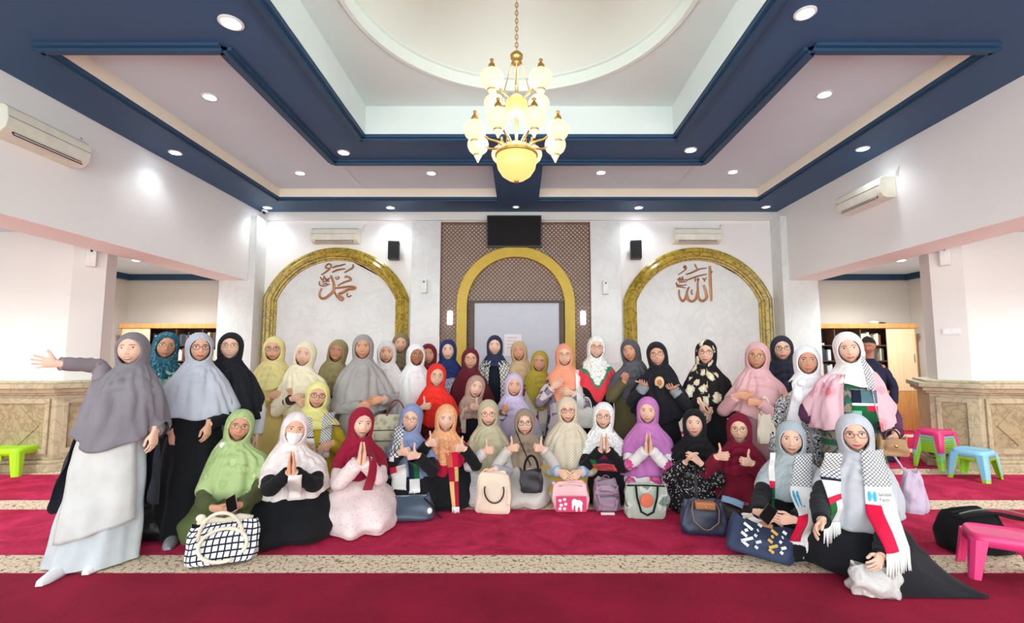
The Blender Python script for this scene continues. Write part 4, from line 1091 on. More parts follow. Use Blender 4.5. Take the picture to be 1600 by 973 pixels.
def weld(o):
    import bmesh
    b = bmesh.new(); b.from_mesh(o.data); bmesh.ops.remove_doubles(b, verts=b.verts, dist=2e-5); bmesh.ops.dissolve_degenerate(b, edges=b.edges, dist=1e-6); b.to_mesh(o.data); b.free()
    o.data.polygons.foreach_set('use_smooth', [True] * len(o.data.polygons))
def person(label, px, py, Y, pose='stand', skin=(214, 160, 130), hij=(150, 150, 150), dress=(40, 40, 44), L=(.34, .30, .34), w=1.0, s=1.0, seed=0,
           yaw=None, head=(0, 0, 0), lean=(0, -.02), hands=(), glasses=None, smile=1, inner=None, hijmat=None, dressmat=None, sleeve=None, sleeve_r=.046, amp=.012, puff=1.0, ow=1.0, oh=1.0, peak=0.0, point=0.0,
           bands=None, shawl=None, fwd=.34, spread=.30, hem=.25, shoes=None, man=False, swag=.006, mask=False, name='person', foot=(0, 0), cuff=None, brooch=None, hem_pow=1.5, fold_skirt=.022, group=None, cover='', hn=1.0):
    rng = np.random.RandomState(seed + int(px))
    hn = hn * (.99 + .07 * ((seed * 37) % 10) / 9)
    Wd = atY(px, py, Y)
    if yaw is None: yaw = math.degrees(math.atan2(-Wd.x, Wd.y)) * .8
    ya = math.radians(yaw); hz = Wd.z
    Rz = Matrix.Rotation(ya, 3, 'Z')
    off = Rz @ Vector((lean[0], lean[1], 0)); loc = Vector((Wd.x - off.x, Wd.y - off.y, 0))
    root = tag(empty(name, loc, ya), label, 'person', group)
    Ri = Rz.transposed()
    def loc_of(u, v, dy):
        p = atY(u, v, Wd.y - dy); return Ri @ (p - loc)
    H = np.array([lean[0], lean[1], hz])
    hy, hp_, hr = [math.radians(a) for a in head]     # turn (+ = towards viewer's right), nod down, tilt (+ = top to viewer's right)
    Rm = Matrix.Rotation(hy, 3, 'Z') @ Matrix.Rotation(hp_, 3, 'X') @ Matrix.Rotation(hr, 3, 'Y')
    Rh = np.array(Rm)
    zs = hz - .235 * s           # shoulder line
    Tx, Ty = lean[0] * .82, lean[1] * .6 + .02
    T = np.array([Tx, Ty])
    zbot = 0.0
    def axis(T_, drop):
        k = np.clip(drop / max(zs - (0 if pose == 'stand' else .2), .2), 0, 1); return (foot[0] - T_[0]) * k, (foot[1] - T_[1]) * k
    sp = {'axis': axis}
    # ---- arms
    segs = []; armdat = {}
    for sgn in (-1, 1):
        Sj = Vector((Tx + sgn * .140 * s * (1 + (w - 1) * .8), Ty + .01, zs - .055 * s))
        hd = None
        for h_ in hands:
            if (h_[0] == 'R') == (sgn < 0): hd = h_
        if hd is None:
            hp0 = Vector((Tx + sgn * .235 * s * w, Ty - .03, zs - .52 * s)) if pose == 'stand' else Vector((Tx + sgn * .15, Ty - .22, max(zs - .40 * s, .2)))
            hd = ('R' if sgn < 0 else 'L', 'relaxed', hp0, (0 - sgn * .0, -.1, -1) if pose == 'stand' else (-sgn * .5, -.7, -.35), (0, -1, 0) if pose == 'stand' else (-sgn * .6, .2, .7), (sgn * .5, .4, -.6))
            wr = hp0
        else:
            _, hpse, pos, d, th = hd[:5]
            c_ = loc_of(*pos) if not isinstance(pos, Vector) else pos
            wr = c_ - Vector(d).normalized() * (.05 if hpse in ('thumb', 'grip', 'pinch') else .075) * s
        pole = hd[5] if len(hd) > 5 else (sgn * .6, .25, -.8)
        l1, l2 = .265 * s, .245 * s
        El = solve_elbow(Sj, wr, l1, l2, pole)
        armdat[sgn] = (Sj, El, wr, hd)
        segs.append((tuple(Sj), tuple(El), .054 * w, .058 * w))
        if cover and ('R' if sgn < 0 else 'L') in cover: segs.append((tuple(El), tuple(El.lerp(wr, .72)), .066 * w, .062))
    # ---- body (one continuous figure): head, neck, trunk core, arms, hands
    body = MB(); fm = MB()
    G = (HEAD * s * np.array([hn, 1, 1])) @ Rh.T + H; body.grid(G, 0, wrap=True)
    body.add(G[0], [tuple(range(G.shape[1]))[::-1]]); body.add(G[-1], [tuple(range(G.shape[1]))])
    ff = FACES[smile]; FV = (ff.verts() * s * np.array([hn, 1, 1])) @ Rh.T + H; body.add(FV, ff.F, ff.M)
    nb = H + Rh @ np.array([0, .03, -.07]) * s
    body.tube([tuple(nb), tuple((nb + np.array([Tx, Ty + .01, zs])) / 2), (Tx, Ty + .01, zs + .0)], [.05 * s, .048 * s, .06 * s], 12)
    body.tube([(Tx, Ty, zs - .0), (Tx, Ty, zs - .06), (Tx * .7, Ty * .7, max(zs - .4, .15))], [.09 * s, .10 * s, .09 * s], 12)
    if pose == 'stand':
        ax_ = axis(T, zs - .5)
        hp1 = Vector((Tx + axis(T, .45)[0], Ty + axis(T, .45)[1], zs - .45 * s))
        body.tube([(Tx, Ty, zs - .1), tuple(hp1), tuple(hp1 - Vector((0, 0, .1)))], [.10 * s, .10 * s, .10 * s], 12)
        for sgn in (-1, 1): body.tube([tuple(hp1 + Vector((sgn * .07, 0, -.05))), (foot[0] + sgn * .08, foot[1], zs * .35), (foot[0] + sgn * .08, foot[1], .03)], [.075 * s, .05 * s, .035 * s], 10)
    robe = MB()
    n_ = 15
    for sgn, (Sj, El, wr, hd) in armdat.items():
        path = bezier_arm(Sj, El, wr)
        rs_ = sleeve_r if np.isscalar(sleeve_r) else sleeve_r[0 if sgn < 0 else 1]
        k = len(path); cut = path[-1] + (path[-2] - path[-1]).normalized() * .012
        sp_ = path[:-1] + [cut]
        rad = [np.interp(i / (k - 1), [0, .12, .5, .8, 1], [.045 * w, .054 * w, .050 * w, rs_ + .002, rs_]) * s * (1 + .035 * math.sin(i * 2.3 + sgn + seed)) for i in range(k)]
        nr = 18
        robe.tube(sp_, rad, nr, m=1 if sleeve is not None else 0, cap=False, uv=True, wrinkle=.05)
        # inward fold of the cuff
        dirn = (sp_[-1] - sp_[-2]).normalized()
        robe.tube([sp_[-1], sp_[-1] + dirn * .003, sp_[-1] - dirn * .03], [rad[-1], rad[-1] * .96, rad[-1] * .8], nr, m=2 if cuff is not None else (1 if sleeve is not None else 0), cap=False)
        if cuff is not None:
            robe.tube([sp_[-1] - dirn * .07, sp_[-1] + dirn * .002], [rad[-1] * 1.06, rad[-1] * 1.06], nr, m=2, cap=False)
        d = Vector(hd[3]); th = Vector(hd[4])
        body.tube([(Tx, Ty, zs - .05 * s), tuple(Sj), tuple(Sj.lerp(El, .5)), tuple(El)], [.05 * s, .043 * s, .040 * s, .034 * s], 10)
        body.tube([tuple(El), tuple(El.lerp(wr, .6)), tuple(wr)], [.034 * s, .029 * s, .025 * s], 10)
        place_hand(body, hd[1], wr, d, th, sgn < 0, .86 * s)
    lipm = M_LIP if seed % 3 == 0 else M_LIP2
    bo = body.build('body', [skin_mat(skin), lipm, M_BROW, M_EYE, M_IRIS, M_TEETH], root, smooth=True, fix=False)
    # ---- robe
    th = np.linspace(0, 2 * np.pi, 57)[:-1]; c, sn = np.cos(th), np.sin(th); thf = np.where(th > np.pi, th - 2 * np.pi, th)
    rows = []; uvs = []
    if pose == 'stand':
        zb = .015
        es = list(np.linspace(-.07, .62, 18)) + list(np.linspace(.66, (zs - zb) / s, 20))
        ph1, ph2 = rng.uniform(0, 6.28, 2)
        for e_ in es:
            z = zs - e_ * s
            if e_ <= .62: r = np.array([np.interp(e_, STAND[:, 0], STAND[:, q]) for q in (1, 2, 3)])
            else:
                k = (e_ - .62) / max((zs - zb) / s - .62, .01); r = np.array([.200 + (hem - .200) * k, .138 + (hem * .78 - .138) * k, .145 + (hem * .8 - .145) * k])
            r = r * (1 + (w - 1) * (.3 + .7 * smooth01((e_ + .02) / .1))) * s
            g = smooth01((e_ - .3) / .7); f = fold_skirt * g * (np.sin(7 * th + ph1 + .6 * e_) * .6 + .4 * np.sin(12 * th + ph2)) + .004 * np.sin(18 * e_ + 3 * c + ph1)
            ax = axis(T, max(0, e_ * s)); 
            rows.append(np.stack([Tx + ax[0] + (r[0] + f) * sn, Ty + ax[1] - (np.where(c > 0, r[1], r[2]) + f) * c, np.full_like(th, z)], -1)); uvs.append(np.stack([th * .22, np.full_like(th, e_)], -1))
    else:
        zb = .012; hipz = .20 if pose == 'kneel' else min(zs - .42, .55)
        es = list(np.linspace(-.07, .34, 14)); ph1, ph2 = rng.uniform(0, 6.28, 2)
        for e_ in es:
            if zs - e_ * s < hipz + .12: break
            z = zs - e_ * s; r = np.array([np.interp(e_, STAND[:, 0], STAND[:, q]) for q in (1, 2, 3)]) * (1 + (w - 1) * .8) * s
            ax = axis(T, max(0, e_ * s)); f = .004 * np.sin(20 * e_ + 3 * c + ph1)
            rows.append(np.stack([Tx + ax[0] + (r[0] + f) * sn, Ty + ax[1] - (np.where(c > 0, r[1], r[2]) + f) * c, np.full_like(th, z)], -1)); uvs.append(np.stack([th * .22, np.full_like(th, e_)], -1))
        zlast = z
        for k in np.linspace(.06, 1, 18):
            z = zlast + (zb - zlast) * k; kk = smooth01(np.array(k * 1.05))
            knee = 1 + .16 * np.exp(-((np.abs(thf) - .42) / .28) ** 2) - .10 * np.exp(-(thf / .2) ** 2)
            prof = math.sin(min(1, k * 1.15) * math.pi / 2) ** 1.1
            rxk = (.17 * w + (spread - .17 * w) * prof) * s; ryf = (.13 + (fwd - .13) * prof ** 1.2) * s; ryb = (.12 + (.26 - .12) * prof) * s
            tuck = 1 - .07 * max(0, (k - .86) / .14)
            f = .019 * kk * (np.sin(5 * th + ph1 + 4 * k) * .5 + .6 * (np.abs(np.sin(5.5 * th + ph2 - 2 * k)) * 2 - 1.2)) + .010 * np.sin(15 * k + 4 * thf + ph2)
            ax = axis(T, zs - z)
            rows.append(np.stack([Tx + ax[0] + (rxk * tuck + f) * sn, Ty + ax[1] - (np.where(c > 0, ryf * (1 + (knee - 1) * kk), ryb) * tuck + f) * c, np.full_like(th, z)], -1)); uvs.append(np.stack([th * .26, np.full_like(th, zs - z + .15 * k)], -1))
    rows = np.array(rows); robe.grid(rows, 0, uv=np.array(uvs), wrap=True)
    robe.add(rows[-1], [tuple(range(len(th)))], 0)
    dm_ = dressmat or fabric(dress)
    ro = robe.build('robe' if not man else 'shirt', [dm_, sleeve or dm_, cuff or dm_], root, smooth=True, fix=False)
    # ---- hijab
    bvh_src = [robe]
    if not man:
        hm = hijmat or fabric(hij)
        g, uv, ds = hood_cape(sp, rng, H, Rh, T, s, w, L[0], L[1], L[2], segs, amp, puff, ow, oh, peak, swag=swag, point=point, hem_pow=hem_pow)
        hb = MB(); mats = [hm]
        fmx = None
        if bands:
            fmx = np.zeros((g.shape[0] - 1, g.shape[1] - 1), int)
            for q, (dist, mt) in enumerate(bands):
                mats.append(mt); dd = ds[1:, 1:]; fmx[(dd >= 0) & (dd < dist)] = q + 1
        hb.grid(g, 0, uv=uv, face_m=fmx)
        top = g[0]; hb.add(np.concatenate([top[1:-1], top.mean(0)[None] + np.array([[0, 0, .004]])]), [(i, i + 1, len(top) - 2) for i in range(len(top) - 3)])
        ho = hb.build('hijab', mats, root, smooth=True, fix=False); weld(ho)
        so = ho.modifiers.new('cloth', 'SOLIDIFY'); so.thickness = .004; so.offset = -1
        bvh_src.append(hb)
        if inner is not None:
            g, uv, ds = hood_cape(sp, rng, H, Rh, T, s, w, 0, 0, 0, None, hoodonly=True, rs=.955, ow=ow * .90, oh=oh * .91); ib = MB(); ib.grid(g, 0, uv=uv)
            ib.build('underscarf', inner if not isinstance(inner, tuple) else fabric(inner), root, smooth=True, fix=False)
    else:
        hh = MB(); nu, nv = 40, 20; G = []
        for i in range(nv):
            a = .02 + (i / (nv - 1)) * 2.0; row = []
            for jx in range(nu):
                bta = 2 * math.pi * jx / nu; fr_ = math.cos(bta)      # 1 = front
                aa = min(a, 1.02 + .9 * (1 - fr_) / 2 + .25 * max(0, -fr_)); bump_ = 1.10 + .02 * math.sin(9 * bta + 5 * a)
                row.append((HRX * bump_ * math.sin(aa) * math.sin(bta), HYC - HRY * (bump_ - .0) * math.sin(aa) * fr_ + (.0), HZC + HRZ * 1.09 * math.cos(aa)))
            G.append(row)
        G = (np.array(G) * s) @ Rh.T + H; hh.grid(G, 0, wrap=True); hh.add(G[0], [tuple(range(nu))])
        hh.build('hair', M_HAIR, root, smooth=True)
        em = MB()
        for sg in (-1, 1):
            p = H + Rh @ np.array([sg * .073, .012, .0]) * s; em.ell(tuple(p), (.010, .018, .030))
        em.build('ear', skin_mat(skin), root, smooth=True)
    info = {'root': root, 'H': H, 'Rh': Rh, 's': s, 'zs': zs, 'T': T, 'loc_of': loc_of, 'segs': segs, 'sp': sp, 'w': w, 'rng': rng, 'arm': armdat, 'Y': Wd.y}
    if shawl:
        sh = dict(shawl); mt = sh.pop('mat')
        bands2 = sh.pop('bands', None); nm = sh.pop('name', 'shawl')
        g, uv, ds = hood_cape(sp, rng, H, Rh, T, s, w, sh['L'][0], sh['L'][1], sh['L'][2], segs, sh.get('amp', .012), capeonly=(sh.get('d0', .07), sh.get('open', 0.0)), rs=sh.get('rs', 1.06), swag=sh.get('swag', .004), point=sh.get('point', 0.0), hem_pow=sh.get('hem_pow', 1.5))
        sb = MB(); mats = [mt]; fmx = None
        if bands2:
            fmx = np.zeros((g.shape[0] - 1, g.shape[1] - 1), int)
            for q, (dist, m2_) in enumerate(bands2): mats.append(m2_); dd = ds[1:, 1:]; fmx[(dd >= 0) & (dd < dist)] = q + 1
        sb.grid(g, 0, uv=uv, face_m=fmx); so_ = sb.build(nm, mats, root, smooth=True, fix=False)
        md = so_.modifiers.new('cloth', 'SOLIDIFY'); md.thickness = .005; md.offset = 1
        bvh_src.append(sb)
    V = []; Fa = []; n0 = 0
    for q in bvh_src:
        vv = q.verts(); V += vv.tolist(); Fa += [[i + n0 for i in f] for f in q.F]; n0 += len(vv)
    info['bvh'] = BVHTree.FromPolygons(V, Fa)
    def hitf(x, z, y0=-1.2):
        h_ = info['bvh'].ray_cast(Vector((x, y0, z)), Vector((0, 1, 0)), 2.5); return h_[0].y if h_[0] is not None else None
    info['hit'] = hitf
    rb_ = BVHTree.FromPolygons(robe.verts().tolist(), robe.F)
    def hitr(x, z, y0=-1.2):
        h_ = rb_.ray_cast(Vector((x, y0, z)), Vector((0, 1, 0)), 2.5); return h_[0].y if h_[0] is not None else None
    info['hit_robe'] = hitr
    if glasses is not None:
        gb = MB(); er = .0185; q = 18; fr_t = .0017
        for sg in (-1, 1):
            pts = []
            for k in range(q):
                a = 2 * math.pi * k / q; x = sg * .0325 + 1.22 * er * math.copysign(abs(math.cos(a)) ** .8, math.cos(a)); z = .0175 + er * .92 * math.copysign(abs(math.sin(a)) ** .8, math.sin(a)); y = -.0985 + .10 * (abs(x) ** 2) * 6
                pts.append((x, y, z))
            gb.tube(pts, fr_t, 6, closed=True)
            gb.tube([(sg * .0555, -.080, .022), (sg * .068, -.055, .022), (sg * .074, -.0, .020)], fr_t, 5)
        gb.tube([(-.010, -.0985, .020), (0, -.101, .0225), (.010, -.0985, .020)], fr_t, 5)
        gv = (gb.verts() * s * np.array([hn, 1, 1])) @ Rh.T + H; g2 = MB(); g2.add(gv, gb.F); g2.build('glasses', glasses, root, smooth=True)
    if mask:
        G = []
        for z in np.linspace(-.004, -.092, 12):
            k = (z + .048) / .048; wd = .056 * (1 - .25 * max(0, -k) ** 1.5) * (1 - .06 * max(0, k)); x = np.linspace(-wd, wd, 17)
            base = fy(x * .9, np.full_like(x, z)); y = np.minimum(base - .006, -.062 - .048 * np.exp(-(x / .030) ** 2) * (1 - .35 * abs(k + .1)) + .0 * x) ; y = np.where(np.abs(x) > wd * .86, base - .004, y)
            y = np.convolve(np.pad(y, 2, mode='edge'), [.1, .2, .4, .2, .1], 'valid') - .001 * math.sin(k * 9)
            G.append(np.stack([x, y, np.full_like(x, z)], -1))
        G = (np.array(G) * s) @ Rh.T + H; mm = MB(); mm.grid(G); mo_ = mm.build('face_mask', fabric((250, 250, 250), wr=.1), root, smooth=True)
        md = mo_.modifiers.new('t', 'SOLIDIFY'); md.thickness = .003
    if brooch:
        for (u, v, r, mt) in brooch:
            p = loc_of(u, v, .15); y = hitf(p.x, p.z)
            if y is not None: MB().ell((p.x, y - .004, p.z), (r, .006, r), nu=12, nv=6).build('brooch', mt, root, smooth=True)
    if shoes:
        for sg in (-1, 1):
            x, y = foot[0] + sg * .085, foot[1] - .10 + (-.12 if (sg, 1) == (shoes[1], 1) else 0)
            sb = MB(); rows_ = []
            for k in range(9):
                t_ = k / 8; yy = y + .12 - .25 * t_; wd = .036 + .012 * math.sin(math.pi * min(1, t_ * 1.1)); hh_ = .062 - .028 * t_
                if k in (0, 8): wd *= .55; hh_ *= .7
                rows_.append([(x + wd * math.cos(a), yy, max(.003, .004 + hh_ * max(0, math.sin(a)) ** .8)) for a in [2 * math.pi * q / 14 for q in range(14)]])
            sb.grid(rows_, wrap=True); sb.add(rows_[0], [tuple(range(14))]); sb.add(rows_[-1], [tuple(range(14))]); sb.build('shoe', shoes[0], root, smooth=True)
    PEOPLE.append(info)
    return info

def conform_strip(info, p0, p1, wid0, wid1, n=26, m=7, lift=.008, mid=None, hit=None):
    hit = hit or info['hit']
    """cloth strip hanging on the front of a person: local (x,z) centre line p0 -> (mid) -> p1; returns grid rows"""
    rows = []; last = None
    for i in range(n):
        t = i / (n - 1); a = np.array(p0) * (1 - t) + np.array(p1) * t
        if mid is not None: a = np.array(p0) * (1 - t) ** 2 + 2 * np.array(mid) * t * (1 - t) + np.array(p1) * t * t
        wd = wid0 + (wid1 - wid0) * t; row = []
        for j in range(m):
            x = a[0] + wd * (j / (m - 1) - .5); y = hit(x, a[1]); row.append([x, y, a[1]])
        rows.append(row)
    Y = np.array([[np.nan if c[1] is None else c[1] for c in r] for r in rows], float)
    for i in range(n):          # where nothing lies behind, follow the nearest column, then the row above
        ok = np.where(~np.isnan(Y[i]))[0]
        if len(ok) == 0:
            Y[i] = Y[i - 1] if i else np.nan; continue
        for j in range(m):
            if np.isnan(Y[i, j]): q = ok[np.argmin(np.abs(ok - j))]; Y[i, j] = Y[i, q] + .012 * abs(q - j)
        for j in range(1, m): Y[i, j] = min(Y[i, j], Y[i, j - 1] + .02)
        for j in range(m - 2, -1, -1): Y[i, j] = min(Y[i, j], Y[i, j + 1] + .02)
    if np.isnan(Y).any():
        fill = np.nanmedian(Y) if np.isfinite(Y).any() else -.15; Y = np.where(np.isnan(Y), fill, Y)
    for i in range(1, n): Y[i] = np.minimum(Y[i], Y[i - 1] + .014)
    for _ in range(3):
        Z = Y.copy(); Z[1:-1] = (Y[:-2] + 2 * Y[1:-1] + Y[2:]) / 4; Z[:, 1:-1] = (Z[:, :-2] + 2 * Z[:, 1:-1] + Z[:, 2:]) / 4; Y = np.minimum(Z, Y + .004)
    G = np.array(rows, dtype=object); P = np.zeros((n, m, 3))
    for i in range(n):
        for j in range(m): P[i, j] = (rows[i][j][0], Y[i, j] - lift, rows[i][j][2])
    return P
def grid_at(P, u, v):
    n, m = P.shape[:2]; a = min(max(v, 0), 1) * (n - 1); b = min(max(u, 0), 1) * (m - 1); i, j = min(int(a), n - 2), min(int(b), m - 2); a -= i; b -= j
    return P[i, j] * (1 - a) * (1 - b) + P[i + 1, j] * a * (1 - b) + P[i, j + 1] * (1 - a) * b + P[i + 1, j + 1] * a * b
M_KEF = pattern('keff', (246, 246, 246), (40, 44, 60), None, 2.3); M_WH = fabric((246, 244, 242)); M_RED = fabric((226, 24, 70)); M_GRN = fabric((20, 104, 52)); M_LOGO = plain('light_blue_print', (60, 180, 226), .7); M_TXT = plain('dark_print', (60, 62, 70), .7); M_NAVY = fabric((30, 34, 60))
def text_geo(txt):
    cu = bpy.data.curves.new('t', 'FONT'); cu.body = txt; cu.size = 1; o = bpy.data.objects.new('t', cu); C.objects.link(o)
    dg = bpy.context.evaluated_depsgraph_get(); me = bpy.data.meshes.new_from_object(o.evaluated_get(dg))
    V = np.array([v.co[:] for v in me.vertices]); Fs = [tuple(p.vertices) for p in me.polygons]
    bpy.data.objects.remove(o); bpy.data.curves.remove(cu); bpy.data.meshes.remove(me)
    return V, Fs
TXT = {t: text_geo(t) for t in ('Sahabat', 'Yatim')}
def flag_scarf(info, p0, p1, wid, secs, wid1=None, mid=None, fringe=.08, logo=None, name='scarf', n=30, m=9, lift=.010):
    """secs: list of (end fraction, left material, right material, split)"""
    P = conform_strip(info, p0, p1, wid, wid1 or wid, n, m, lift, mid); root = info['root']
    mats = []; fmx = np.zeros((n - 1, m - 1), int)
    def mi(x):
        if x not in mats: mats.append(x)
        return mats.index(x)
    for i in range(n - 1):
        t = (i + .5) / (n - 1)
        for e_, a, b, spl in secs:
            if t <= e_:
                for j in range(m - 1): fmx[i, j] = mi(a if (j + .5) / (m - 1) < spl else b)
                break
    L = math.hypot(p1[0] - p0[0], p1[1] - p0[1]); uv = np.array([[(j / (m - 1) * wid, i / (n - 1) * L) for j in range(m)] for i in range(n)])
    mb = MB(); mb.grid(P, 0, uv=uv, face_m=fmx); o = mb.build(name, mats, root, smooth=True, fix=False)
    md = o.modifiers.new('t', 'SOLIDIFY'); md.thickness = .006; md.offset = 0
    if fringe:
        fb = MB(); rr = random.Random(int(abs(p0[0] * 1000)) + 3)
        nf = 15
        for k in range(nf):
            a = grid_at(P, (k + .5) / nf, 1.0); dz = fringe * rr.uniform(.85, 1.1); dx = rr.uniform(-.012, .012)
            fb.tube([tuple(a), (a[0] + dx * .5, a[1] - .004, a[2] - dz * .5), (a[0] + dx, a[1] + rr.uniform(-.006, .004), a[2] - dz)], [.0055, .006, .004], 5)
        fb.build('fringe', M_WH, o, smooth=True)
    if logo:
        v0, v1 = logo; lb = MB(); tb = MB()
        # two-winged blue emblem
        for sg in (-1, 1):
            pts = []
            for k in range(18):
                a = 2 * math.pi * k / 18; x = .21 + sg * (.012 + .135 * (.5 + .5 * math.cos(a))); y = .5 + .26 * math.sin(a) + .10 * (.5 + .5 * math.cos(a)) * (1 if math.sin(a) > 0 else -1)
                q = grid_at(P, x + .02, v0 + (v1 - v0) * y); pts.append((q[0], q[1] - .0055, q[2]))
            cen = tuple(np.mean(pts, 0)); lb.add(pts + [cen], [(k, (k + 1) % 18, 18) for k in range(18)])
        lb.build('emblem', M_LOGO, o)
        for row, txt in enumerate(('Sahabat', 'Yatim')):
            V, Fs = TXT[txt]; wdt = V[:, 0].max(); sc_ = .50 / TXT['Sahabat'][0][:, 0].max(); Q = []
            for x, y, _ in V:
                q = grid_at(P, .44 + x * sc_, v0 + (v1 - v0) * (.46 + .30 * row - y * .30)); Q.append((q[0], q[1] - .0055, q[2]))
            tb.add(Q, Fs)
        tb.build('lettering', M_TXT, o)
    return o, P
# ---- gestures (u, v are photo pixels of the hand, dy its reach towards the camera)
def pray(u, v, dy, g=3.6, tilt=0.0): return [('R', 'flat', (u - g, v, dy), (.03 + tilt, -.28, 1), (.1, 1, .25)), ('L', 'flat', (u + g, v, dy), (-.03 + tilt, -.28, 1), (-.1, 1, .25))]
def thumb_r(u, v, dy): return ('R', 'thumb', (u, v, dy), (.72, -.55, .2), (-.05, -.05, 1))
def thumb_l(u, v, dy): return ('L', 'thumb', (u, v, dy), (-.72, -.55, .2), (.05, -.05, 1))
def fold(u, v, dy, g=7): return [('R', 'relaxed', (u - g, v, dy), (.92, -.25, -.12), (0, -.1, 1)), ('L', 'relaxed', (u + g * .4, v - 5, dy + .035), (-.92, -.25, -.12), (0, -.1, 1))]
def lap(u, v, dy, g=9): return [('R', 'relaxed', (u - g, v, dy), (.6, -.6, -.35), (.5, -.1, .75)), ('L', 'relaxed', (u + g, v, dy), (-.6, -.6, -.35), (-.5, -.1, .75))]
GB = plain('black_glasses', (24, 22, 24), .3); GR = plain('red_brown_glasses', (120, 50, 46), .3); GG = plain('gold_glasses', (170, 140, 90), .3, .8)
S_A = (228, 174, 146); S_B = (212, 154, 124); S_C = (196, 136, 106); S_D = (236, 190, 166); S_E = (172, 114, 86)
PEARL = plain('pearl_brooch', (240, 236, 230), .2)

# ================= standing, from the left
s1 = person('woman with outstretched arm, long grey khimar and pale grey dress', 206, 549, 3.40, skin=S_D, hij=(132, 126, 134), dress=(196, 202, 206), L=(.56, .42, .62), w=1.06, lean=(.15, -.02), foot=(.0, .0), yaw=12, head=(8, -4, -4), smile=2, amp=.014, seed=1, cover='L', hem=.245,
    hands=[('R', 'open', (70, 566, .12), (-1, -.12, .12), (.2, -.15, 1), (.2, .9, .35)), ('L', 'relaxed', (240, 692, .02), (.1, -.3, -1), (-.3, -1, 0), (.0, .6, -1))], shoes=(plain('pale_shoe', (232, 232, 234), .5), -1), sleeve=fabric((150, 136, 142)),
    shawl=dict(mat=fabric((44, 46, 56)), L=(.5, .98, 1.0), open=1.35, d0=.48, rs=.99, name='dark_cloak'), fold_skirt=.02)
# layered apron of her dress
P = conform_strip(s1, (.06, .88), (.05, .24), .36,   .46, 30, 17, .026, hit=s1['hit_robe'])
for i in range(30):
    for j in range(17):
        k_ = i / 29; P[i, j, 2] -= (.13 * (1 - j / 16) - .05) * k_ ** 2; P[i, j, 1] += .010 * k_ * math.sin(j * 1.15 + 2.0 * k_) + .006 * math.sin(j * .6 - 5 * k_)
mb = MB(); mb.grid(P); o = mb.build('overskirt', fabric((208, 208, 206)), s1['root'], smooth=True); md = o.modifiers.new('t', 'SOLIDIFY'); md.thickness = .005
person('woman in teal patterned hijab and glasses behind the outstretched arm woman', 259, 543, 4.15, skin=S_B, hijmat=pattern('floral', (38, 92, 110), (90, 140, 150), (24, 60, 80), 1.6), dress=(34, 34, 38), L=(.17, .17, .2), glasses=GG, smile=1, seed=2, head=(10, 0, 8), inner=(30, 30, 36), shawl=dict(mat=fabric((158, 186, 168)), L=(.42, .30, .35), open=0.0, d0=.08, rs=.97))
person('standing woman in light grey cape hijab, glasses and black dress', 312, 546, 3.90, skin=S_A, hij=(190, 194, 206), dress=(24, 24, 28), L=(.44, .42, .5), glasses=GB, smile=1, seed=3, w=1.05, head=(12, 0, 0), inner=(22, 22, 26), amp=.009,
    hands=[('R', 'relaxed', (268, 692, .12), (.1, -.15, -1), (.6, -.8, 0)), ('L', 'relaxed', (324, 678, .10), (-.05, -.15, -1), (-.6, -.8, 0))], shoes=(plain('grey_shoe', (150, 150, 156), .5), -1))
person('standing woman in long black hijab beside the grey cape woman', 360, 544, 4.15, skin=S_D, hij=(30, 31, 38), dress=(206, 206, 210), L=(.52, .50, .6), glasses=GG, smile=2, seed=4, w=1.0, head=(0, -3, 2), peak=.008)
person('standing older woman in pale yellow hijab, glasses and yellow robe', 428, 548, 5.05, skin=S_A, hij=(236, 222, 156), dress=(230, 208, 132), L=(.26, .20, .3), glasses=GB, smile=1, s=1.09, seed=5, head=(-4, 0, 0), hands=[('R', 'relaxed', (434, 618, .2), (.9, -.3, 0), (0, 0, 1)), ('L', 'grip', (455, 612, .2), (.5, -.6, .1), (-.5, 0, 1))])
person('standing smiling woman in long cream khimar next to the yellow hijab woman', 476, 556, 4.98, skin=S_D, hij=(248, 236, 206), dress=(244, 232, 204), L=(.46, .36, .5), smile=2, s=1.09, seed=6, head=(-10, 0, 10), hands=[('R', 'grip', (464, 622, .22), (.8, -.5, .1), (0, 0, 1)), ('L', 'grip', (474, 630, .25), (-.8, -.5, .1), (0, 0, 1))], cuff=fabric((60, 50, 50)))
person('standing woman in khaki olive hijab between the cream and grey khimars', 527, 551, 5.4, skin=S_C, hij=(160, 146, 104), dress=(40, 40, 44), L=(.34, .28, .3), smile=2, s=1.09, seed=7, head=(-8, 0, 10))
p8 = person('standing woman in wide grey khimar holding a beige patterned tote', 567, 545, 4.98, skin=S_B, hij=(166, 160, 158), dress=(170, 166, 164), L=(.50, .46, .72), w=1.14, smile=1, s=1.09, seed=8, head=(0, 0, 0), amp=.013, inner=(70, 60, 60), hands=[('R', 'relaxed', (576, 632, .22), (.92, -.25, .1), (0, -.1, 1)), ('L', 'relaxed', (585, 626, .25), (-.92, -.25, -.12), (0, -.1, 1))])
person('standing woman in white hijab just right of the wide grey khimar', 604, 553, 5.5, skin=S_A, hij=(232, 228, 228), dressmat=pattern('speck', (228, 222, 216), (170, 150, 150)), L=(.30, .26, .3), smile=0, s=1.09, seed=9, oh=.98)
person('standing woman in olive brown hijab highest in the row left of the lattice', 626, 539, 5.95, skin=S_A, hij=(134, 120, 92), dress=(150, 140, 100), L=(.26, .24, .3), smile=2, s=1.09, seed=10, head=(0, 0, 6))
person('standing older woman in long plain white khimar', 650, 557, 5.55, skin=S_E, hij=(250, 248, 248), dress=(246, 244, 244), L=(.66, .56, .7), w=1.06, smile=1, s=1.09, seed=11, glasses=GG, head=(14, 2, 2), amp=.009)
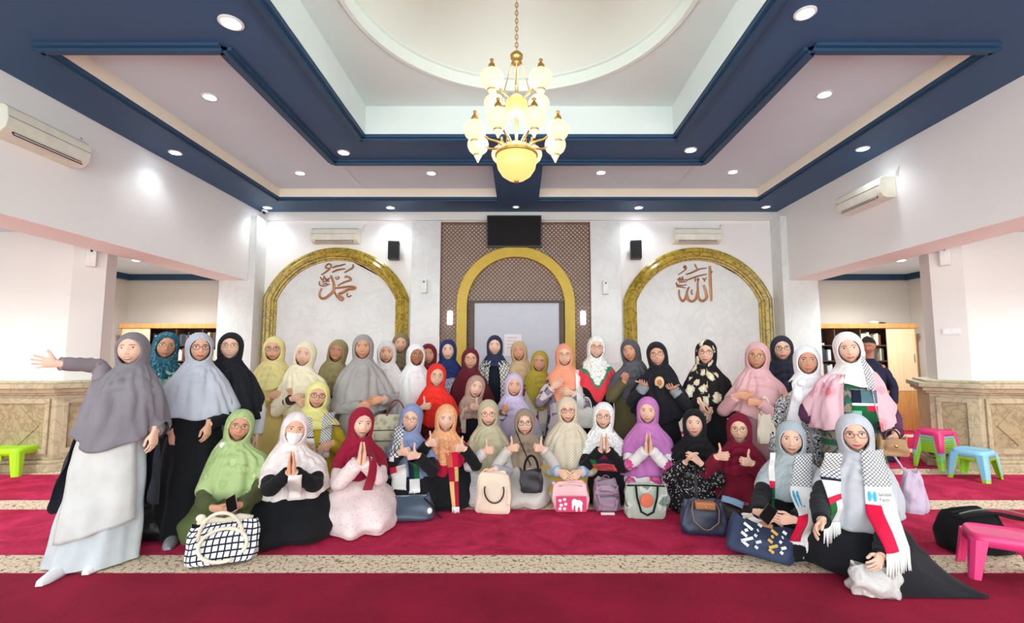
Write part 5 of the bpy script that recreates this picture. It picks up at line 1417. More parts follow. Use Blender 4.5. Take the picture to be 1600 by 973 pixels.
person('standing woman in maroon hijab behind the white khimar', 669, 556, 5.9, skin=S_B, hij=(124, 34, 52), dress=(110, 34, 50), L=(.40, .36, .4), smile=1, s=1.09, seed=12, inner=(30, 24, 28))
person('standing woman in navy hijab and blue patterned dress left of the screen', 700, 549, 5.95, skin=S_D, hij=(38, 52, 104), dressmat=pattern('paisley', (220, 220, 232), (70, 90, 130), None, 1.2), L=(.20, .17, .24), smile=1, s=1.09, seed=13, amp=.006)
person('standing woman in plain maroon khimar and glasses at the screen edge', 735, 563, 5.85, skin=S_A, hij=(106, 36, 48), dress=(90, 34, 44), L=(.56, .5, .55), glasses=GG, smile=1, s=1.09, seed=14, head=(4, 0, 2), amp=.008)
person('standing woman in close navy hijab with a black and white keffiyeh shawl', 773, 542, 6.1, skin=S_D, hij=(46, 54, 80), dress=(30, 32, 44), L=(.13, .10, .12), smile=2, s=1.09, seed=15, amp=.003, puff=.96, shawl=dict(mat=pattern('keff', (226, 222, 212), (84, 80, 84), None, 1.1), L=(.50, .42, .45), open=.30, d0=.055, rs=1.05, hem_pow=1))
person('standing woman in tan khimar in front of the screen', 811, 551, 6.15, skin=S_B, hij=(206, 174, 136), dress=(190, 160, 128), L=(.5, .45, .5), smile=1, s=1.09, seed=16, head=(-6, 0, -6), amp=.008)
person('standing woman in mustard olive hijab and white striped top', 843, 567, 5.85, skin=S_B, hij=(176, 156, 62), dressmat=pattern('patch', (240, 234, 220), (226, 222, 206), (150, 52, 70), .6), L=(.42, .14, .2), glasses=GG, smile=1, s=1.09, seed=17, head=(-4, 0, 6), hem_pow=5, amp=.008)
p18 = person('standing woman in peach hijab and purple plaid jacket with crossed wrists', 882, 557, 5.5, skin=S_D, hij=(240, 160, 130), dressmat=pattern('patch', (150, 132, 150), (220, 204, 206), (84, 62, 90), 1.5), L=(.42, .14, .24), glasses=GG, smile=2, s=1.09, seed=18, w=1.08, hem_pow=5, amp=.006, hands=[('R', 'relaxed', (872, 600, .22), (.75, -.3, .5), (-.5, -.1, .8)), ('L', 'relaxed', (884, 613, .24), (-.9, -.3, .1), (0, -.1, 1))])
p19 = person('standing woman in white hijab with green and red border, and glasses', 932, 545, 5.45, skin=S_D, hijmat=pattern('speck', (240, 238, 234), (170, 160, 160), None, .8), dress=(30, 30, 34), L=(.30, .24, .34), glasses=GB, smile=2, s=1.09, seed=19, head=(0, 0, 4), oh=1.0, point=.14, bands=[(.13, fabric((222, 62, 76))), (.17, fabric((70, 128, 92)))][::-1], amp=.010)
person('standing woman in charcoal hijab and olive robe making a finger heart', 985, 551, 5.3, skin=S_B, hij=(92, 90, 98), dress=(104, 96, 66), L=(.34, .28, .4), smile=1, s=1.09, seed=20, head=(-14, 0, -10), inner=(60, 56, 62), peak=.012, hands=[('R', 'pinch', (977, 588, .26), (.15, -.4, 1), (.8, -.5, .2)), ('L', 'relaxed', (1000, 690, .1), (0, -.1, -1), (0, -1, 0))])
p21 = person('standing woman in black khimar with a brown badge, palms held up', 1027, 556, 5.05, skin=S_A, hij=(34, 33, 40), dress=(36, 36, 42), L=(.52, .42, .62), glasses=GB, smile=2, s=1.09, seed=21, head=(-4, 0, -8), peak=.024, w=1.06, hands=[('R', 'cup', (1006, 600, .30), (-.2, -.95, .15), (-1, -.1, .2)), ('L', 'cup', (1048, 606, .30), (-.35, -.9, .15), (1, -.1, .2))], cuff=fabric((150, 160, 168)))
person('standing woman in black and cream floral hijab and black dress', 1103, 553, 4.95, skin=S_D, hijmat=pattern('floral', (34, 32, 34), (226, 214, 184), (246, 238, 214), .6), dress=(30, 28, 32), L=(.36, .26, .36), glasses=GR, smile=1, s=1.09, seed=22, head=(-8, 0, 4), hands=[('R', 'relaxed', (1098, 640, .16), (.3, -.3, -1), (.6, -.8, 0)), ('L', 'relaxed', (1107, 655, .16), (-.3, -.3, -1), (-.6, -.8, 0))])
p23 = person('standing woman in dusty pink hijab and top with folded hands', 1183, 559, 4.55, skin=S_B, hij=(226, 178, 182), dress=(220, 170, 174), L=(.40, .32, .4), smile=0, s=1.09, seed=23, glasses=GG, head=(-10, 0, 4), inner=(150, 110, 110), w=1.08, hands=[('R', 'relaxed', (1166, 618, .22), (.95, -.2, .05), (0, -.1, 1)), ('L', 'grip', (1176, 628, .24), (-.95, -.2, .05), (0, -.1, 1))])
person('standing woman in dark navy hijab and glasses behind the white hijab woman', 1222, 547, 4.95, skin=S_D, hij=(46, 48, 62), dress=(40, 42, 54), L=(.4, .34, .4), glasses=GB, smile=1, s=1.09, seed=24)
p25 = person('standing woman in knotted white hijab and black and white swirl dress', 1261, 566, 4.15, skin=S_B, hij=(244, 244, 250), dressmat=pattern('paisley', (34, 34, 40), (226, 226, 228), None, 1.0), L=(.26, .05, .10), w=1.10, smile=0, s=1.06, seed=25, head=(0, 0, 0), hem_pow=4, inner=(90, 80, 84), amp=.008)
p26 = person('standing woman in white hijab, pink floral shawl and purple sleeves', 1326, 547, 3.85, skin=S_D, hij=(246, 236, 236), dressmat=pattern('stripe', (150, 140, 120), (44, 110, 84), (70, 84, 90), 1.0), L=(.16, .13, .2), w=1.10, smile=1, s=1.06, seed=26, yaw=-14, head=(-16, 4, -6), inner=(70, 62, 60), sleeve=fabric((92, 52, 84)), amp=.003, swag=.003,
    shawl=dict(mat=pattern('floral', (234, 190, 200), (226, 164, 180), (214, 120, 120), .5), L=(.46, .50, .42), open=.42, d0=.07, rs=1.08, hem_pow=1), hands=[('L', 'grip', (1400, 688, .20), (-.25, -.5, -.9), (-.6, -.7, .2)), ('R', 'relaxed', (1310, 690, .0), (0, -.2, -1), (0, -1, 0))])
person('man with short black hair and dark shirt by the right bookcase', 1357, 541, 6.6, skin=S_C, dress=(46, 48, 72), man=True, smile=0, seed=27, yaw=-38, head=(-10, 18, 0), name='person')

# ================= middle row, kneeling up
def mid(label, px, py, Y, **k): return person(label, px, py, Y, pose='half', **k)
p28 = mid('kneeling woman in lime yellow hijab and mustard dress with a keffiyeh scarf', 496, 620, 4.6, skin=S_A, hij=(238, 230, 150), dress=(190, 164, 40), L=(.16, .14, .2), glasses=GB, smile=1, s=1.06, seed=28, head=(6, 0, 8), w=1.05, hands=[('R', 'relaxed', (478, 700, .2), (.5, -.6, -.3), (.4, 0, .8)), ('L', 'relaxed', (508, 700, .2), (-.5, -.6, -.3), (-.4, 0, .8))], amp=.006)
mid('kneeling woman in bright red hijab giving a thumbs up', 682, 589, 5.22, skin=S_D, hij=(236, 52, 42), dressmat=pattern('patch', (60, 26, 34), (110, 34, 44), (30, 22, 28), 1.6), L=(.38, .28, .36), glasses=GG, smile=2, s=1.06, seed=29, head=(8, 0, 4), hands=[thumb_r(666, 635, .26), ('L', 'relaxed', (690, 700, .2), (-.5, -.6, -.3), (-.4, 0, .8))], amp=.010)
mid('kneeling woman in beige brown hijab and black sleeves giving a thumbs up', 743, 607, 5.35, skin=S_D, hij=(182, 150, 136), dress=(28, 28, 34), L=(.20, .16, .22), smile=1, s=1.06, seed=30, head=(10, 0, 12), hands=[('R', 'relaxed', (730, 700, .2), (.5, -.6, -.3), (.4, 0, .8)), ('L', 'thumb', (742, 636, .26), (-.75, -.5, .2), (-.1, 0, 1), (.8, .2, -.6))], shawl=dict(mat=fabric((220, 204, 190)), L=(.36, .3, .3), open=.5, d0=.08, rs=1.0))
mid('kneeling woman in lavender khimar with raised fist', 803, 604, 5.32, skin=S_A, hij=(206, 190, 222), dressmat=pattern('speck', (200, 200, 210), (150, 170, 200)), L=(.46, .38, .44), smile=0, s=1.06, seed=31, head=(4, 0, 4), hands=[('R', 'grip', (790, 637, .26), (.3, -.4, .9), (.8, -.3, .2)), ('L', 'relaxed', (815, 700, .2), (-.5, -.6, -.3), (-.4, 0, .8))], cuff=fabric((120, 90, 90)), amp=.008)

# ================= front row, sitting on the carpet, from the left
def sit(label, px, py, Y, **k):
    k.setdefault('lean', (0, -.06)); return person(label, px, py, Y, pose='kneel', **k)
sit('sitting woman in sage green hijab and olive dress, far left of the front row', 374, 668, 3.88, skin=S_B, hijmat=pattern('floral', (176, 196, 138), (164, 186, 124), (194, 206, 152), .7), dress=(92, 104, 58), L=(.42, .34, .40), glasses=GG, smile=1, s=1.04, seed=32, head=(6, 0, 10), w=1.08, spread=.36, fwd=.38, hands=[('R', 'relaxed', (350, 800, .36), (.8, -.4, -.3), (.3, -.1, .9)), ('L', 'grip', (362, 795, .36), (-.7, -.5, -.2), (-.3, -.1, .9))], brooch=[(346, 697, .022, PEARL)], sleeve=fabric((84, 88, 52)))
p33 = sit('sitting woman in white blush hijab and white face mask, palms joined', 461, 672, 3.92, skin=S_A, hijmat=pattern('floral', (240, 228, 226), (232, 214, 214), (226, 206, 204), .6), dress=(22, 22, 26), L=(.40, .36, .40), smile=0, s=1.04, seed=33, mask=True, head=(6, 2, 8), w=1.14, spread=.40, fwd=.40, hands=pray(456, 722, .34), amp=.012)
p34 = sit('sitting woman in maroon hijab and pale pink dress, palms joined', 565, 664, 4.15, skin=S_D, hij=(150, 26, 54), dressmat=pattern('speck', (238, 216, 216), (226, 198, 202), None, .6), L=(.30, .18, .22), smile=1, s=1.07, seed=34, yaw=26, head=(4, 0, 6), w=1.02, spread=.31, fwd=.44, hands=pray(566, 706, .30), sleeve_r=.056, amp=.010)
p35 = sit('sitting woman in periwinkle blue hijab and glasses, black dress', 642, 656, 4.55, skin=S_D, hij=(138, 152, 192), dress=(30, 30, 36), L=(.40, .34, .40), glasses=GG, smile=2, s=1.07, seed=35, head=(-6, 0, 10), spread=.30, hands=[thumb_r(632, 706, .30), ('L', 'thumb', (644, 712, .32), (-.8, -.5, .1), (0, -.1, 1))], amp=.010)
p36 = sit('sitting woman in orange and red patterned hijab giving two thumbs up', 697, 656, 4.7, skin=S_D, hijmat=pattern('paisley', (230, 140, 92), (250, 206, 160), None, 1.6), dress=(24, 24, 28), L=(.30, .22, .3), smile=2, s=1.07, seed=36, head=(4, 2, 4), spread=.32, point=.10, hands=[thumb_r(676, 692, .30), thumb_l(718, 700, .30)], bands=[(.11, fabric((186, 26, 60)))], w=1.04)
p37 = sit('sitting woman in sage beige hijab and glasses with one raised thumb', 763, 648, 4.82, skin=S_D, hij=(188, 180, 150), dressmat=pattern('speck', (206, 200, 204), (160, 154, 170)), L=(.52, .30, .34), glasses=GR, smile=1, s=1.07, seed=37, head=(2, 2, 0), spread=.29, fwd=.34, hands=[thumb_r(764, 704, .32), ('L', 'grip', (764, 740, .34), (-.6, -.5, -.4), (-.4, -.2, .8))], hem_pow=2.2, amp=.009)
p38 = sit('sitting woman in taupe hijab and light grey dress giving two thumbs up', 820, 662, 4.84, skin=S_D, hij=(158, 138, 120), dress=(206, 200, 194), L=(.40, .34, .38), glasses=GB, smile=1, s=1.07, seed=38, head=(0, 0, 0), inner=(50, 44, 44), spread=.29, fwd=.42, hands=[thumb_r(803, 700, .30), thumb_l(842, 700, .30)], peak=.006)
p39 = sit('sitting woman in cream patterned hijab with hands on a pink bag', 887, 643, 4.86, skin=S_D, hijmat=pattern('lattice', (226, 214, 194), (200, 184, 162), None, 2.0), dressmat=pattern('floral', (224, 190, 90), (196, 206, 224), (240, 226, 180), .6), L=(.46, .30, .36), glasses=GR, smile=1, s=1.07, seed=39, head=(0, 0, 0), spread=.29, fwd=.30, point=.06, hands=lap(891, 744, .34, 8), cuff=fabric((170, 196, 226)), w=1.06)
p40 = sit('sitting woman in white dotted hijab with green and red border, black dress', 943, 652, 4.82, skin=S_D, hijmat=pattern('speck', (242, 242, 240), (180, 178, 186), None, .8), dress=(26, 24, 28), L=(.36, .30, .32), glasses=GB, smile=1, s=1.07, seed=40, head=(-4, 0, 4), oh=1.02, spread=.29, fwd=.27, hands=pray(944, 690, .30, 5), bands=[(.07, fabric((226, 74, 84))), (.035, fabric((226, 74, 84)))], brooch=[(958, 676, .018, GG)], point=-.06, w=1.08)
p41 = sit('sitting woman in orchid pink khimar and floral dress, palms joined', 1012, 644, 4.7, skin=S_D, hij=(196, 122, 186), dressmat=pattern('floral', (240, 236, 234), (222, 76, 150), (236, 130, 180), .45), L=(.44, .48, .46), smile=1, s=1.07, seed=41, head=(-6, 0, 2), w=1.10, spread=.29, fwd=.27, hands=pray(1013, 690, .30), cuff=fabric((236, 230, 234)), peak=.006, amp=.010)
p42 = sit('sitting woman in black hijab and black dress with pale specks, hands clasped', 1085, 664, 4.5, skin=S_D, hij=(28, 27, 31), dressmat=pattern('speck', (32, 30, 34), (196, 190, 188), None, .75), L=(.20, .16, .22), smile=1, s=1.07, seed=42, head=(-6, -4, 0), w=1.10, spread=.29, fwd=.27, hands=[('R', 'relaxed', (1078, 712, .28), (.4, -.4, .7), (.4, .3, .5)), ('L', 'relaxed', (1085, 715, .30), (-.6, -.4, .6), (0, .3, .7))])
p43 = sit('sitting woman in maroon hijab and dress giving two thumbs up', 1155, 672, 4.35, skin=S_D, hij=(128, 22, 50), dress=(122, 22, 46), L=(.24, .22, .26), smile=0, s=1.07, seed=43, glasses=GG, head=(-6, 0, 0), w=1.08, spread=.29, fwd=.27, hands=[thumb_r(1130, 713, .30), thumb_l(1166, 722, .32)], hem_pow=1.0)
p44 = sit('sitting woman in grey blue hijab with a printed flag scarf, looking up', 1236, 688, 3.68, skin=S_D, hijmat=pattern('lattice', (180, 190, 194), (170, 180, 186), None, 1.6), dress=(26, 26, 30), L=(.30, .26, .3), smile=1, s=1.04, seed=44, yaw=-18, head=(-8, 0, 2), w=1.10, spread=.34, fwd=.42, inner=(40, 40, 44), hands=[('R', 'grip', (1198, 806, .38), (.6, -.5, -.1), (.2, -.1, 1)), ('L', 'relaxed', (1222, 812, .40), (-.95, -.3, .0), (0, -.2, 1))])
p45 = sit('sitting woman in light grey hijab and glasses with a printed flag scarf', 1336, 680, 3.3, skin=S_D, hij=(196, 198, 206), dress=(30, 31, 36), L=(.48, .36, .42), glasses=GR, smile=1, s=1.04, seed=45, yaw=-16, head=(-14, 2, -4), w=1.12, spread=.36, fwd=.30, inner=(46, 44, 50), hands=[('R', 'relaxed', (1274, 826, .40), (-.55, -.6, -.35), (.3, -.2, .9)), ('L', 'relaxed', (1372, 880, .42), (-.5, -.8, -.2), (-.4, -.1, .9))], puff=1.06, amp=.010)

# ================= things they wear
# printed scarves with flags
def scarf_at(info, u0, v0, u1, v1, wid, secs, dy=.14, **k):
    a = info['loc_of'](u0, v0, dy); b = info['loc_of'](u1, v1, dy); return flag_scarf(info, (a.x, a.z), (b.x, b.z), wid, secs, **k)
K = [(.40, M_KEF, M_KEF, .5), (.42, M_NAVY, M_NAVY, .5), (.62, M_WH, M_WH, .5), (.635, M_NAVY, M_NAVY, .5), (1, M_RED, M_WH, .5)]
scarf_at(p45, 1370, 706, 1376, 838, .155, K, wid1=.17, logo=(.43, .62), fringe=.14, lift=.02)
scarf_at(p45, 1310, 712, 1304, 822, .10, [(.38, M_KEF, M_KEF, .5), (.40, M_NAVY, M_NAVY, .5), (.60, M_WH, M_WH, .5), (.66, M_RED, M_RED, .5), (1, M_GRN, M_WH, .5)], wid1=.12, fringe=.12, lift=.02)
scarf_at(p44, 1260, 712, 1240, 830, .125, K, wid1=.14, logo=(.43, .62), fringe=.11, lift=.02)
scarf_at(p44, 1212, 712, 1210, 800, .035, [(.5, M_WH, M_WH, .5), (.62, M_RED, M_RED, .5), (1, M_NAVY, M_GRN, .5)], fringe=0)
scarf_at(p28, 478, 652, 486, 712, .085, [(.5, M_KEF, M_KEF, .5), (.55, M_NAVY, M_NAVY, .5), (1, M_WH, M_WH, .5)], fringe=0, logo=(.56, .95))
scarf_at(p28, 513, 648, 505, 708, .095, [(.75, M_KEF, M_KEF, .5), (.8, M_NAVY, M_NAVY, .5), (1, M_WH, M_WH, .5)], fringe=.05)
scarf_at(p35, 622, 668, 618, 714, .09, [(.85, pattern('keff', (240, 240, 240), (20, 20, 24), None, 1.6), pattern('keff', (240, 240, 240), (20, 20, 24), None, 1.6), .5), (1, M_WH, M_NAVY, .5)], fringe=0)
scarf_at(p35, 622, 728, 622, 765, .13, [(.35, M_RED, M_WH, .35), (1, M_WH, M_WH, .5)], fringe=.03, dy=.25)
scarf_at(p35, 644, 724, 648, 768, .09, [(.7, M_NAVY, M_GRN, .45), (1, M_WH, M_WH, .5)], fringe=.03, dy=.25)
scarf_at(p26, 1356, 556, 1362, 610, .05, [(1, M_KEF, M_KEF, .5)], fringe=0)
scarf_at(p26, 1352, 610, 1352, 668, .17, [(.34, M_NAVY, fabric((88, 120, 130)), .4), (.42, M_WH, M_WH, .5), (.55, M_GRN, M_RED, .6), (1, fabric((130, 196, 170)), fabric((30, 90, 60)), .4)], fringe=0, name='patterned_panel', lift=.004)
scarf_at(p18, 905, 578, 906, 640, .075, [(1, M_WH, M_WH, .5)], fringe=.02)
scarf_at(p34, 583, 690, 576, 768, .06, [(1, fabric((150, 26, 54)), fabric((150, 26, 54)), .5)], wid1=.07, fringe=0, name='hijab_tail', dy=.2)
scarf_at(p33, 462, 740, 456, 790, .09, [(1, fabric((240, 228, 226)), fabric((240, 228, 226)), .5)], wid1=.10, fringe=0, name='hijab_tail', dy=.3)
scarf_at(p36, 705, 712, 712, 788, .12, [(.3, fabric((214, 110, 80)), M_RED, .5), (.6, fabric((186, 26, 60)), fabric((238, 196, 130)), .6), (1, fabric((240, 190, 130)), fabric((176, 30, 54)), .5)], wid1=.06, fringe=.05, name='hijab_tail', dy=.25)
scarf_at(p25, 1250, 600, 1242, 668, .06, [(1, fabric((244, 244, 250)), fabric((244, 244, 250)), .5)], wid1=.11, fringe=0, name='hijab_tail')
MB().ell(tuple(p25['loc_of'](1252, 598, .2)), (.035, .03, .03)).build('hijab_knot', fabric((244, 244, 250)), p25['root'], smooth=True)
scarf_at(p40, 938, 718, 950, 742, .20, [(.3, M_GRN, M_NAVY, .2), (1, fabric((232, 84, 92)), fabric((232, 84, 92)), .5)], fringe=0, name='hijab_tail', dy=.28)
a = p21['loc_of'](1031, 598, .2); y = p21['hit'](a.x, a.z)
if y is not None:
    mb = MB(); mb.ell((a.x, y - .018, a.z), (.048, .012, .062), nu=18, nv=8); o = mb.build('badge', plain('tan_badge', (226, 188, 140), .5), p21['root'], smooth=True)
    MB().ell((a.x, y - .029, a.z), (.026, .004, .032), nu=14, nv=6).build('badge_print', plain('brown_print', (186, 120, 76), .6), o, smooth=True)
# trailing hem of the black dress at the right
t0 = p45['root'].location
def train():
    A = [atZ(1395, 880, 0), atZ(1440, 925, 0), atZ(1545, 933, 0), atZ(1500, 905, 0), atZ(1450, 870, 0)]
    mb = MB(); n_ = 16; G = []
    inv = Matrix.Rotation(-p45['root'].rotation_euler.z, 3, 'Z')
    st = atZ(1385, 935, 0); en = atZ(1545, 936, 0); st2 = atZ(1400, 850, 0)
    for i in range(n_ + 1):
        t = i / n_; row = []
        a = st.lerp(en, t); b_ = st2.lerp(en, t)
        for j in range(9):
            q = j / 8; p = a.lerp(b_, q); h = .012 + (.34 * (1 - t) ** 2.2 * math.sin(math.pi * min(1, .12 + .8 * q))) + .012 * math.sin(9 * q + 5 * t)
            if j in (0, 8): h = .008
            p = inv @ (p - t0); row.append((p.x, p.y, max(.006, h)))
        G.append(row)
    mb.grid(G); o = mb.build('dress_train', fabric((30, 31, 36)), p45['root'], smooth=True)
    md = o.modifiers.new('t', 'SOLIDIFY'); md.thickness = .006; md.offset = 0
train()
# ================================================================== BAGS AND SMALL THINGS
def soft_body(w, h, d, top=.45, mat_n=0, sag=.06, seed=0, n=36, rows=16, flat=.5, wtop=1.0):
    """slumped bag body standing on z=0, front to -y"""
    r = np.random.RandomState(seed + 7); p = r.uniform(0, 6.28, 6); G = []; UV = []
    th = np.linspace(0, 2 * np.pi, n, endpoint=False)
    for i in range(rows):
        t = i / (rows - 1); edge = min(1, t / .08) if t < .08 else 1
        a = w / 2 * (1 + sag * math.sin(math.pi * t) * 1.2) * (1 + (wtop - 1) * t) * (.90 + .10 * math.sqrt(edge)); b = d / 2 * ((1 - t ** 1.6) + top * t ** 1.6) * (.86 + .14 * math.sqrt(edge)) * (1 + .25 * math.sin(math.pi * t))
        c, s_ = np.cos(th), np.sin(th); x = a * np.sign(c) * np.abs(c) ** flat; y = b * np.sign(s_) * np.abs(s_) ** flat
        wob = .010 * np.sin(3 * th + p[0] + 4 * t) + .006 * np.sin(7 * th + p[1] - 6 * t) + .005 * np.sin(11 * t + 2 * th + p[2])
        x = x + wob * np.sign(c) * np.abs(c) * .6; y = y + wob * np.sign(s_) * np.abs(s_)
        z = h * t + (.012 * np.sin(2 * th + p[3]) + .01 * np.sin(4 * th + p[4])) * t
        G.append(np.stack([x, y, np.maximum(z, .003 if t == 0 else 0)], -1)); seg_ = np.hypot(np.diff(x, prepend=x[-1]), np.diff(y, prepend=y[-1])); cs_ = np.cumsum(seg_); UV.append(np.stack([cs_ / cs_[-1] * 2 * (w + d), np.full(n, h * t)], -1))
    mb = MB(); mb.grid(G, mat_n, uv=np.array(UV), wrap=True); mb.add(G[0], [tuple(range(n))[::-1]], mat_n)
    top_ = np.array(G[-1]); inn = top_ * np.array([.9, .6, 1]) - np.array([0, 0, h * .12]); mb.grid([top_, inn], mat_n, wrap=True); mb.add(inn, [tuple(range(n))], mat_n)
    return mb
def handle_path(w, h, z0, y, k=14, lean=0.0): return [(w * math.cos(math.pi * (1 - i / k)), y + lean * math.sin(math.pi * i / k), z0 + h * math.sin(math.pi * i / k)) for i in range(k + 1)]
def bag(name, label, u, v, Y=None, rz=0.0, w=.35, h=.28, d=.14, m=None, z=None, tilt=None, **k):
    p = atZ(u, v, 0) if Y is None else atY(u, v, Y)
    if z is not None: p.z = z
    t = thing(name, label, 'bag', p, math.radians(rz))
    if tilt: t.rotation_euler = tuple(math.radians(a) for a in tilt)
    soft_body(w, h, d, **k).build('bag_body', m, t, smooth=True)
    return t
LEA = plain('brown_leather', (176, 112, 70), .45); CREAMROPE = fabric((236, 226, 204)); BLK = fabric((24, 24, 27)); DKB = plain('dark_brown_leather', (62, 42, 34), .4)
# black and white checked tote with cream straps
t = bag('tote_bag', 'white tote bag with black checks and cream tied straps, front left', 345, 881, rz=14, w=.40, h=.26, d=.16, m=pattern('check', (244, 244, 248), (30, 32, 52), None, 1.15), top=.35, seed=1, tilt=(-16, 0, 20))
MB().tube(handle_path(.13, .16, .16, -.09, lean=-.08)[::1], .012, 7).build('strap', CREAMROPE, t, smooth=True)
MB().tube([(.02 + .14 * math.cos(a), -.115 + .02 * math.sin(a), .12 + .10 * math.sin(a)) for a in np.linspace(-.6, 5.2, 22)], .012, 7).build('strap', CREAMROPE, t, smooth=True)
MB().tube([(-.16, -.02, .27), (-.08, -.05, .285), (0, -.04, .27), (.09, -.03, .285), (.17, -.01, .275)], [.012, .022, .016, .022, .012], 8).build('tied_edge', CREAMROPE, t, smooth=True)
MB().ell((-.14, -.04, .30), (.03, .02, .025)).build('knot', CREAMROPE, t, smooth=True)
# slouchy navy grey bag
t = bag('slouch_bag', 'slouchy dark blue grey handbag lying before the periwinkle hijab woman', 640, 812, rz=6, w=.40, h=.20, d=.17, m=plain('navy_leather', (66, 78, 96), .4), top=.3, seed=2, wtop=.8, tilt=(-8, 0, 8))
MB().tube([(.12, -.07, .18), (.19, -.10, .12), (.23, -.09, .05), (.27, -.05, .01)], .008, 6).build('strap', BLK, t, smooth=True)
MB().box(-.14, .14, -.012, .012, .185, .20).build('zip', MAT['grey'], t, bevel=.004)
MB().ell((.17, -.09, .08), (.022, .012, .026)).build('charm', PEARL, t, smooth=True)
# large beige tote
t = bag('tote_bag', 'large beige tote bag with dark handle loop in the front row', 771, 799, rz=-4, w=.33, h=.33, d=.15, m=plain('beige_canvas', (232, 210, 190), .7), top=.5, seed=3, flat=.35, wtop=.8)
MB().tube([(.02 + .085 * math.cos(a), -.118 - .01 * math.sin(a), .215 + .11 * math.sin(a)) for a in np.linspace(math.pi * .9, math.pi * 2.1, 16)], .007, 6).build('handle', DKB, t, smooth=True)
MB().tube([(-.15, -.075, .085), (0, -.083, .08), (.15, -.075, .085)], .003, 5).build('seam', plain('tan_seam', (206, 180, 160), .7), t, smooth=True)
# pink pouch with elephant print
t = bag('pouch_bag', 'pink and white printed drawstring bag held on the lap', 891, 796, rz=0, w=.30, h=.235, d=.13, m=plain('pale_pink_canvas', (244, 190, 196), .7), top=.4, seed=4, flat=.35)
lp_ = MB(); G = [[(x, -.092 - .012 * math.cos(x * 7), z) for x in np.linspace(-.135, .135, 9)] for z in (.012, .06, .11, .145)]; lp_.grid(G); pk = lp_.build('pink_panel', plain('hot_pink_print', (214, 62, 108), .7), t, smooth=True)
el = MB()
for (cx_, cz_, rx_, rz_) in ((.06, .085, .042, .032), (.028, .098, .026, .028), (.012, .06, .010, .03), (.045, .045, .012, .03), (.085, .045, .012, .03)): el.ell((cx_, -.107, cz_), (rx_, .004, rz_), nu=14, nv=6)
el.build('elephant_print', plain('white_print', (250, 246, 246), .7), pk, smooth=True)
fl = MB()
for (cx_, cz_) in ((-.10, .11), (-.06, .12), (-.09, .07), (-.05, .08), (-.10, .04), (-.06, .04)): fl.ell((cx_, -.106, cz_), (.016, .003, .014), nu=10, nv=5)
fl.build('white_motif', plain('white_print2', (246, 236, 240), .7), pk, smooth=True)
MB().tube([(-.10, -.05, .22), (-.03, -.09, .25), (.03, -.09, .25), (.10, -.05, .22)], .006, 6).build('drawstring', CREAMROPE, t, smooth=True)
# mauve backpack
t = bag('backpack', 'small mauve backpack standing before the black dress', 947, 796, rz=0, w=.235, h=.27, d=.13, m=plain('mauve_nylon', (140, 112, 132), .5), top=.55, seed=5, flat=.45, wtop=.8)
pb = soft_body(.17, .12, .07, seed=6, top=.7, flat=.4); o = pb.build('pocket', plain('mauve_nylon_pocket', (152, 124, 144), .5), t, smooth=True); o.location = (0, -.075, .02)
pb = soft_body(.19, .07, .05, seed=7, top=.7, flat=.4); o2 = pb.build('pocket', plain('mauve_nylon_flap', (160, 132, 152), .5), t, smooth=True); o2.location = (0, -.065, .155)
MB().tube([(-.085, -.115, .145), (0, -.122, .15), (.085, -.115, .145)], .004, 5).build('zip', MAT['grey'], o, smooth=True)
MB().tube(handle_path(.035, .04, .265, -.01), .006, 6).build('handle', plain('mauve_dark', (104, 80, 98), .5), t, smooth=True)
MB().box(-.07, .05, -.155, -.125, .002, .02).build('base_tag', plain('pale_pink_tag', (226, 206, 210), .6), t, bevel=.003)
# art tote
t = bag('tote_bag', 'silvery tote bag with an orange red painted print and black straps', 1009, 808, rz=-5, w=.33, h=.28, d=.10, m=pattern('floral', (176, 184, 172), (206, 206, 196), (120, 140, 130), .5), top=.6, seed=8, flat=.3)
G = []
ar = MB(); ar.ell((0, -.072, .16), (.055, .006, .06), nu=16, nv=8); ar.build('print', plain('orange_print', (222, 110, 80), .7), t, smooth=True)
MB().tube([(-.085, -.045, .275), (-.08, -.075, .18), (-.05, -.085, .07), (0, -.088, .045), (.05, -.085, .07), (.085, -.075, .18), (.10, -.045, .275)], .009, 7).build('strap', BLK, t, smooth=True)
MB().tube([(-.16, -.045, .275), (0, -.055, .282), (.16, -.045, .275)], .006, 6).build('trim', BLK, t, smooth=True)
# navy tote with leather flap
t = bag('tote_bag', 'navy tote bag with brown leather flap and handles', 1100, 832, rz=-10, w=.37, h=.25, d=.16, m=plain('navy_nylon', (40, 46, 72), .45), top=.25, seed=9, flat=.4, wtop=.72)
o = MB().box(-.075, .075, -.115, -.035, .205, .262).build('flap', LEA, t, bevel=.012)
MB().ell((0, -.118, .225), (.008, .004, .008)).build('snap', MAT['brass'], o, smooth=True)
for sx_ in (-1, 1): MB().tube([(sx_ * .085, -.055, .25), (sx_ * .10, -.10, .20), (sx_ * .09, -.118, .12), (sx_ * .03, -.124, .07), (0, -.124, .062)], .007, 6).build('handle', plain('taupe_handle', (128, 104, 92), .5), t, smooth=True)
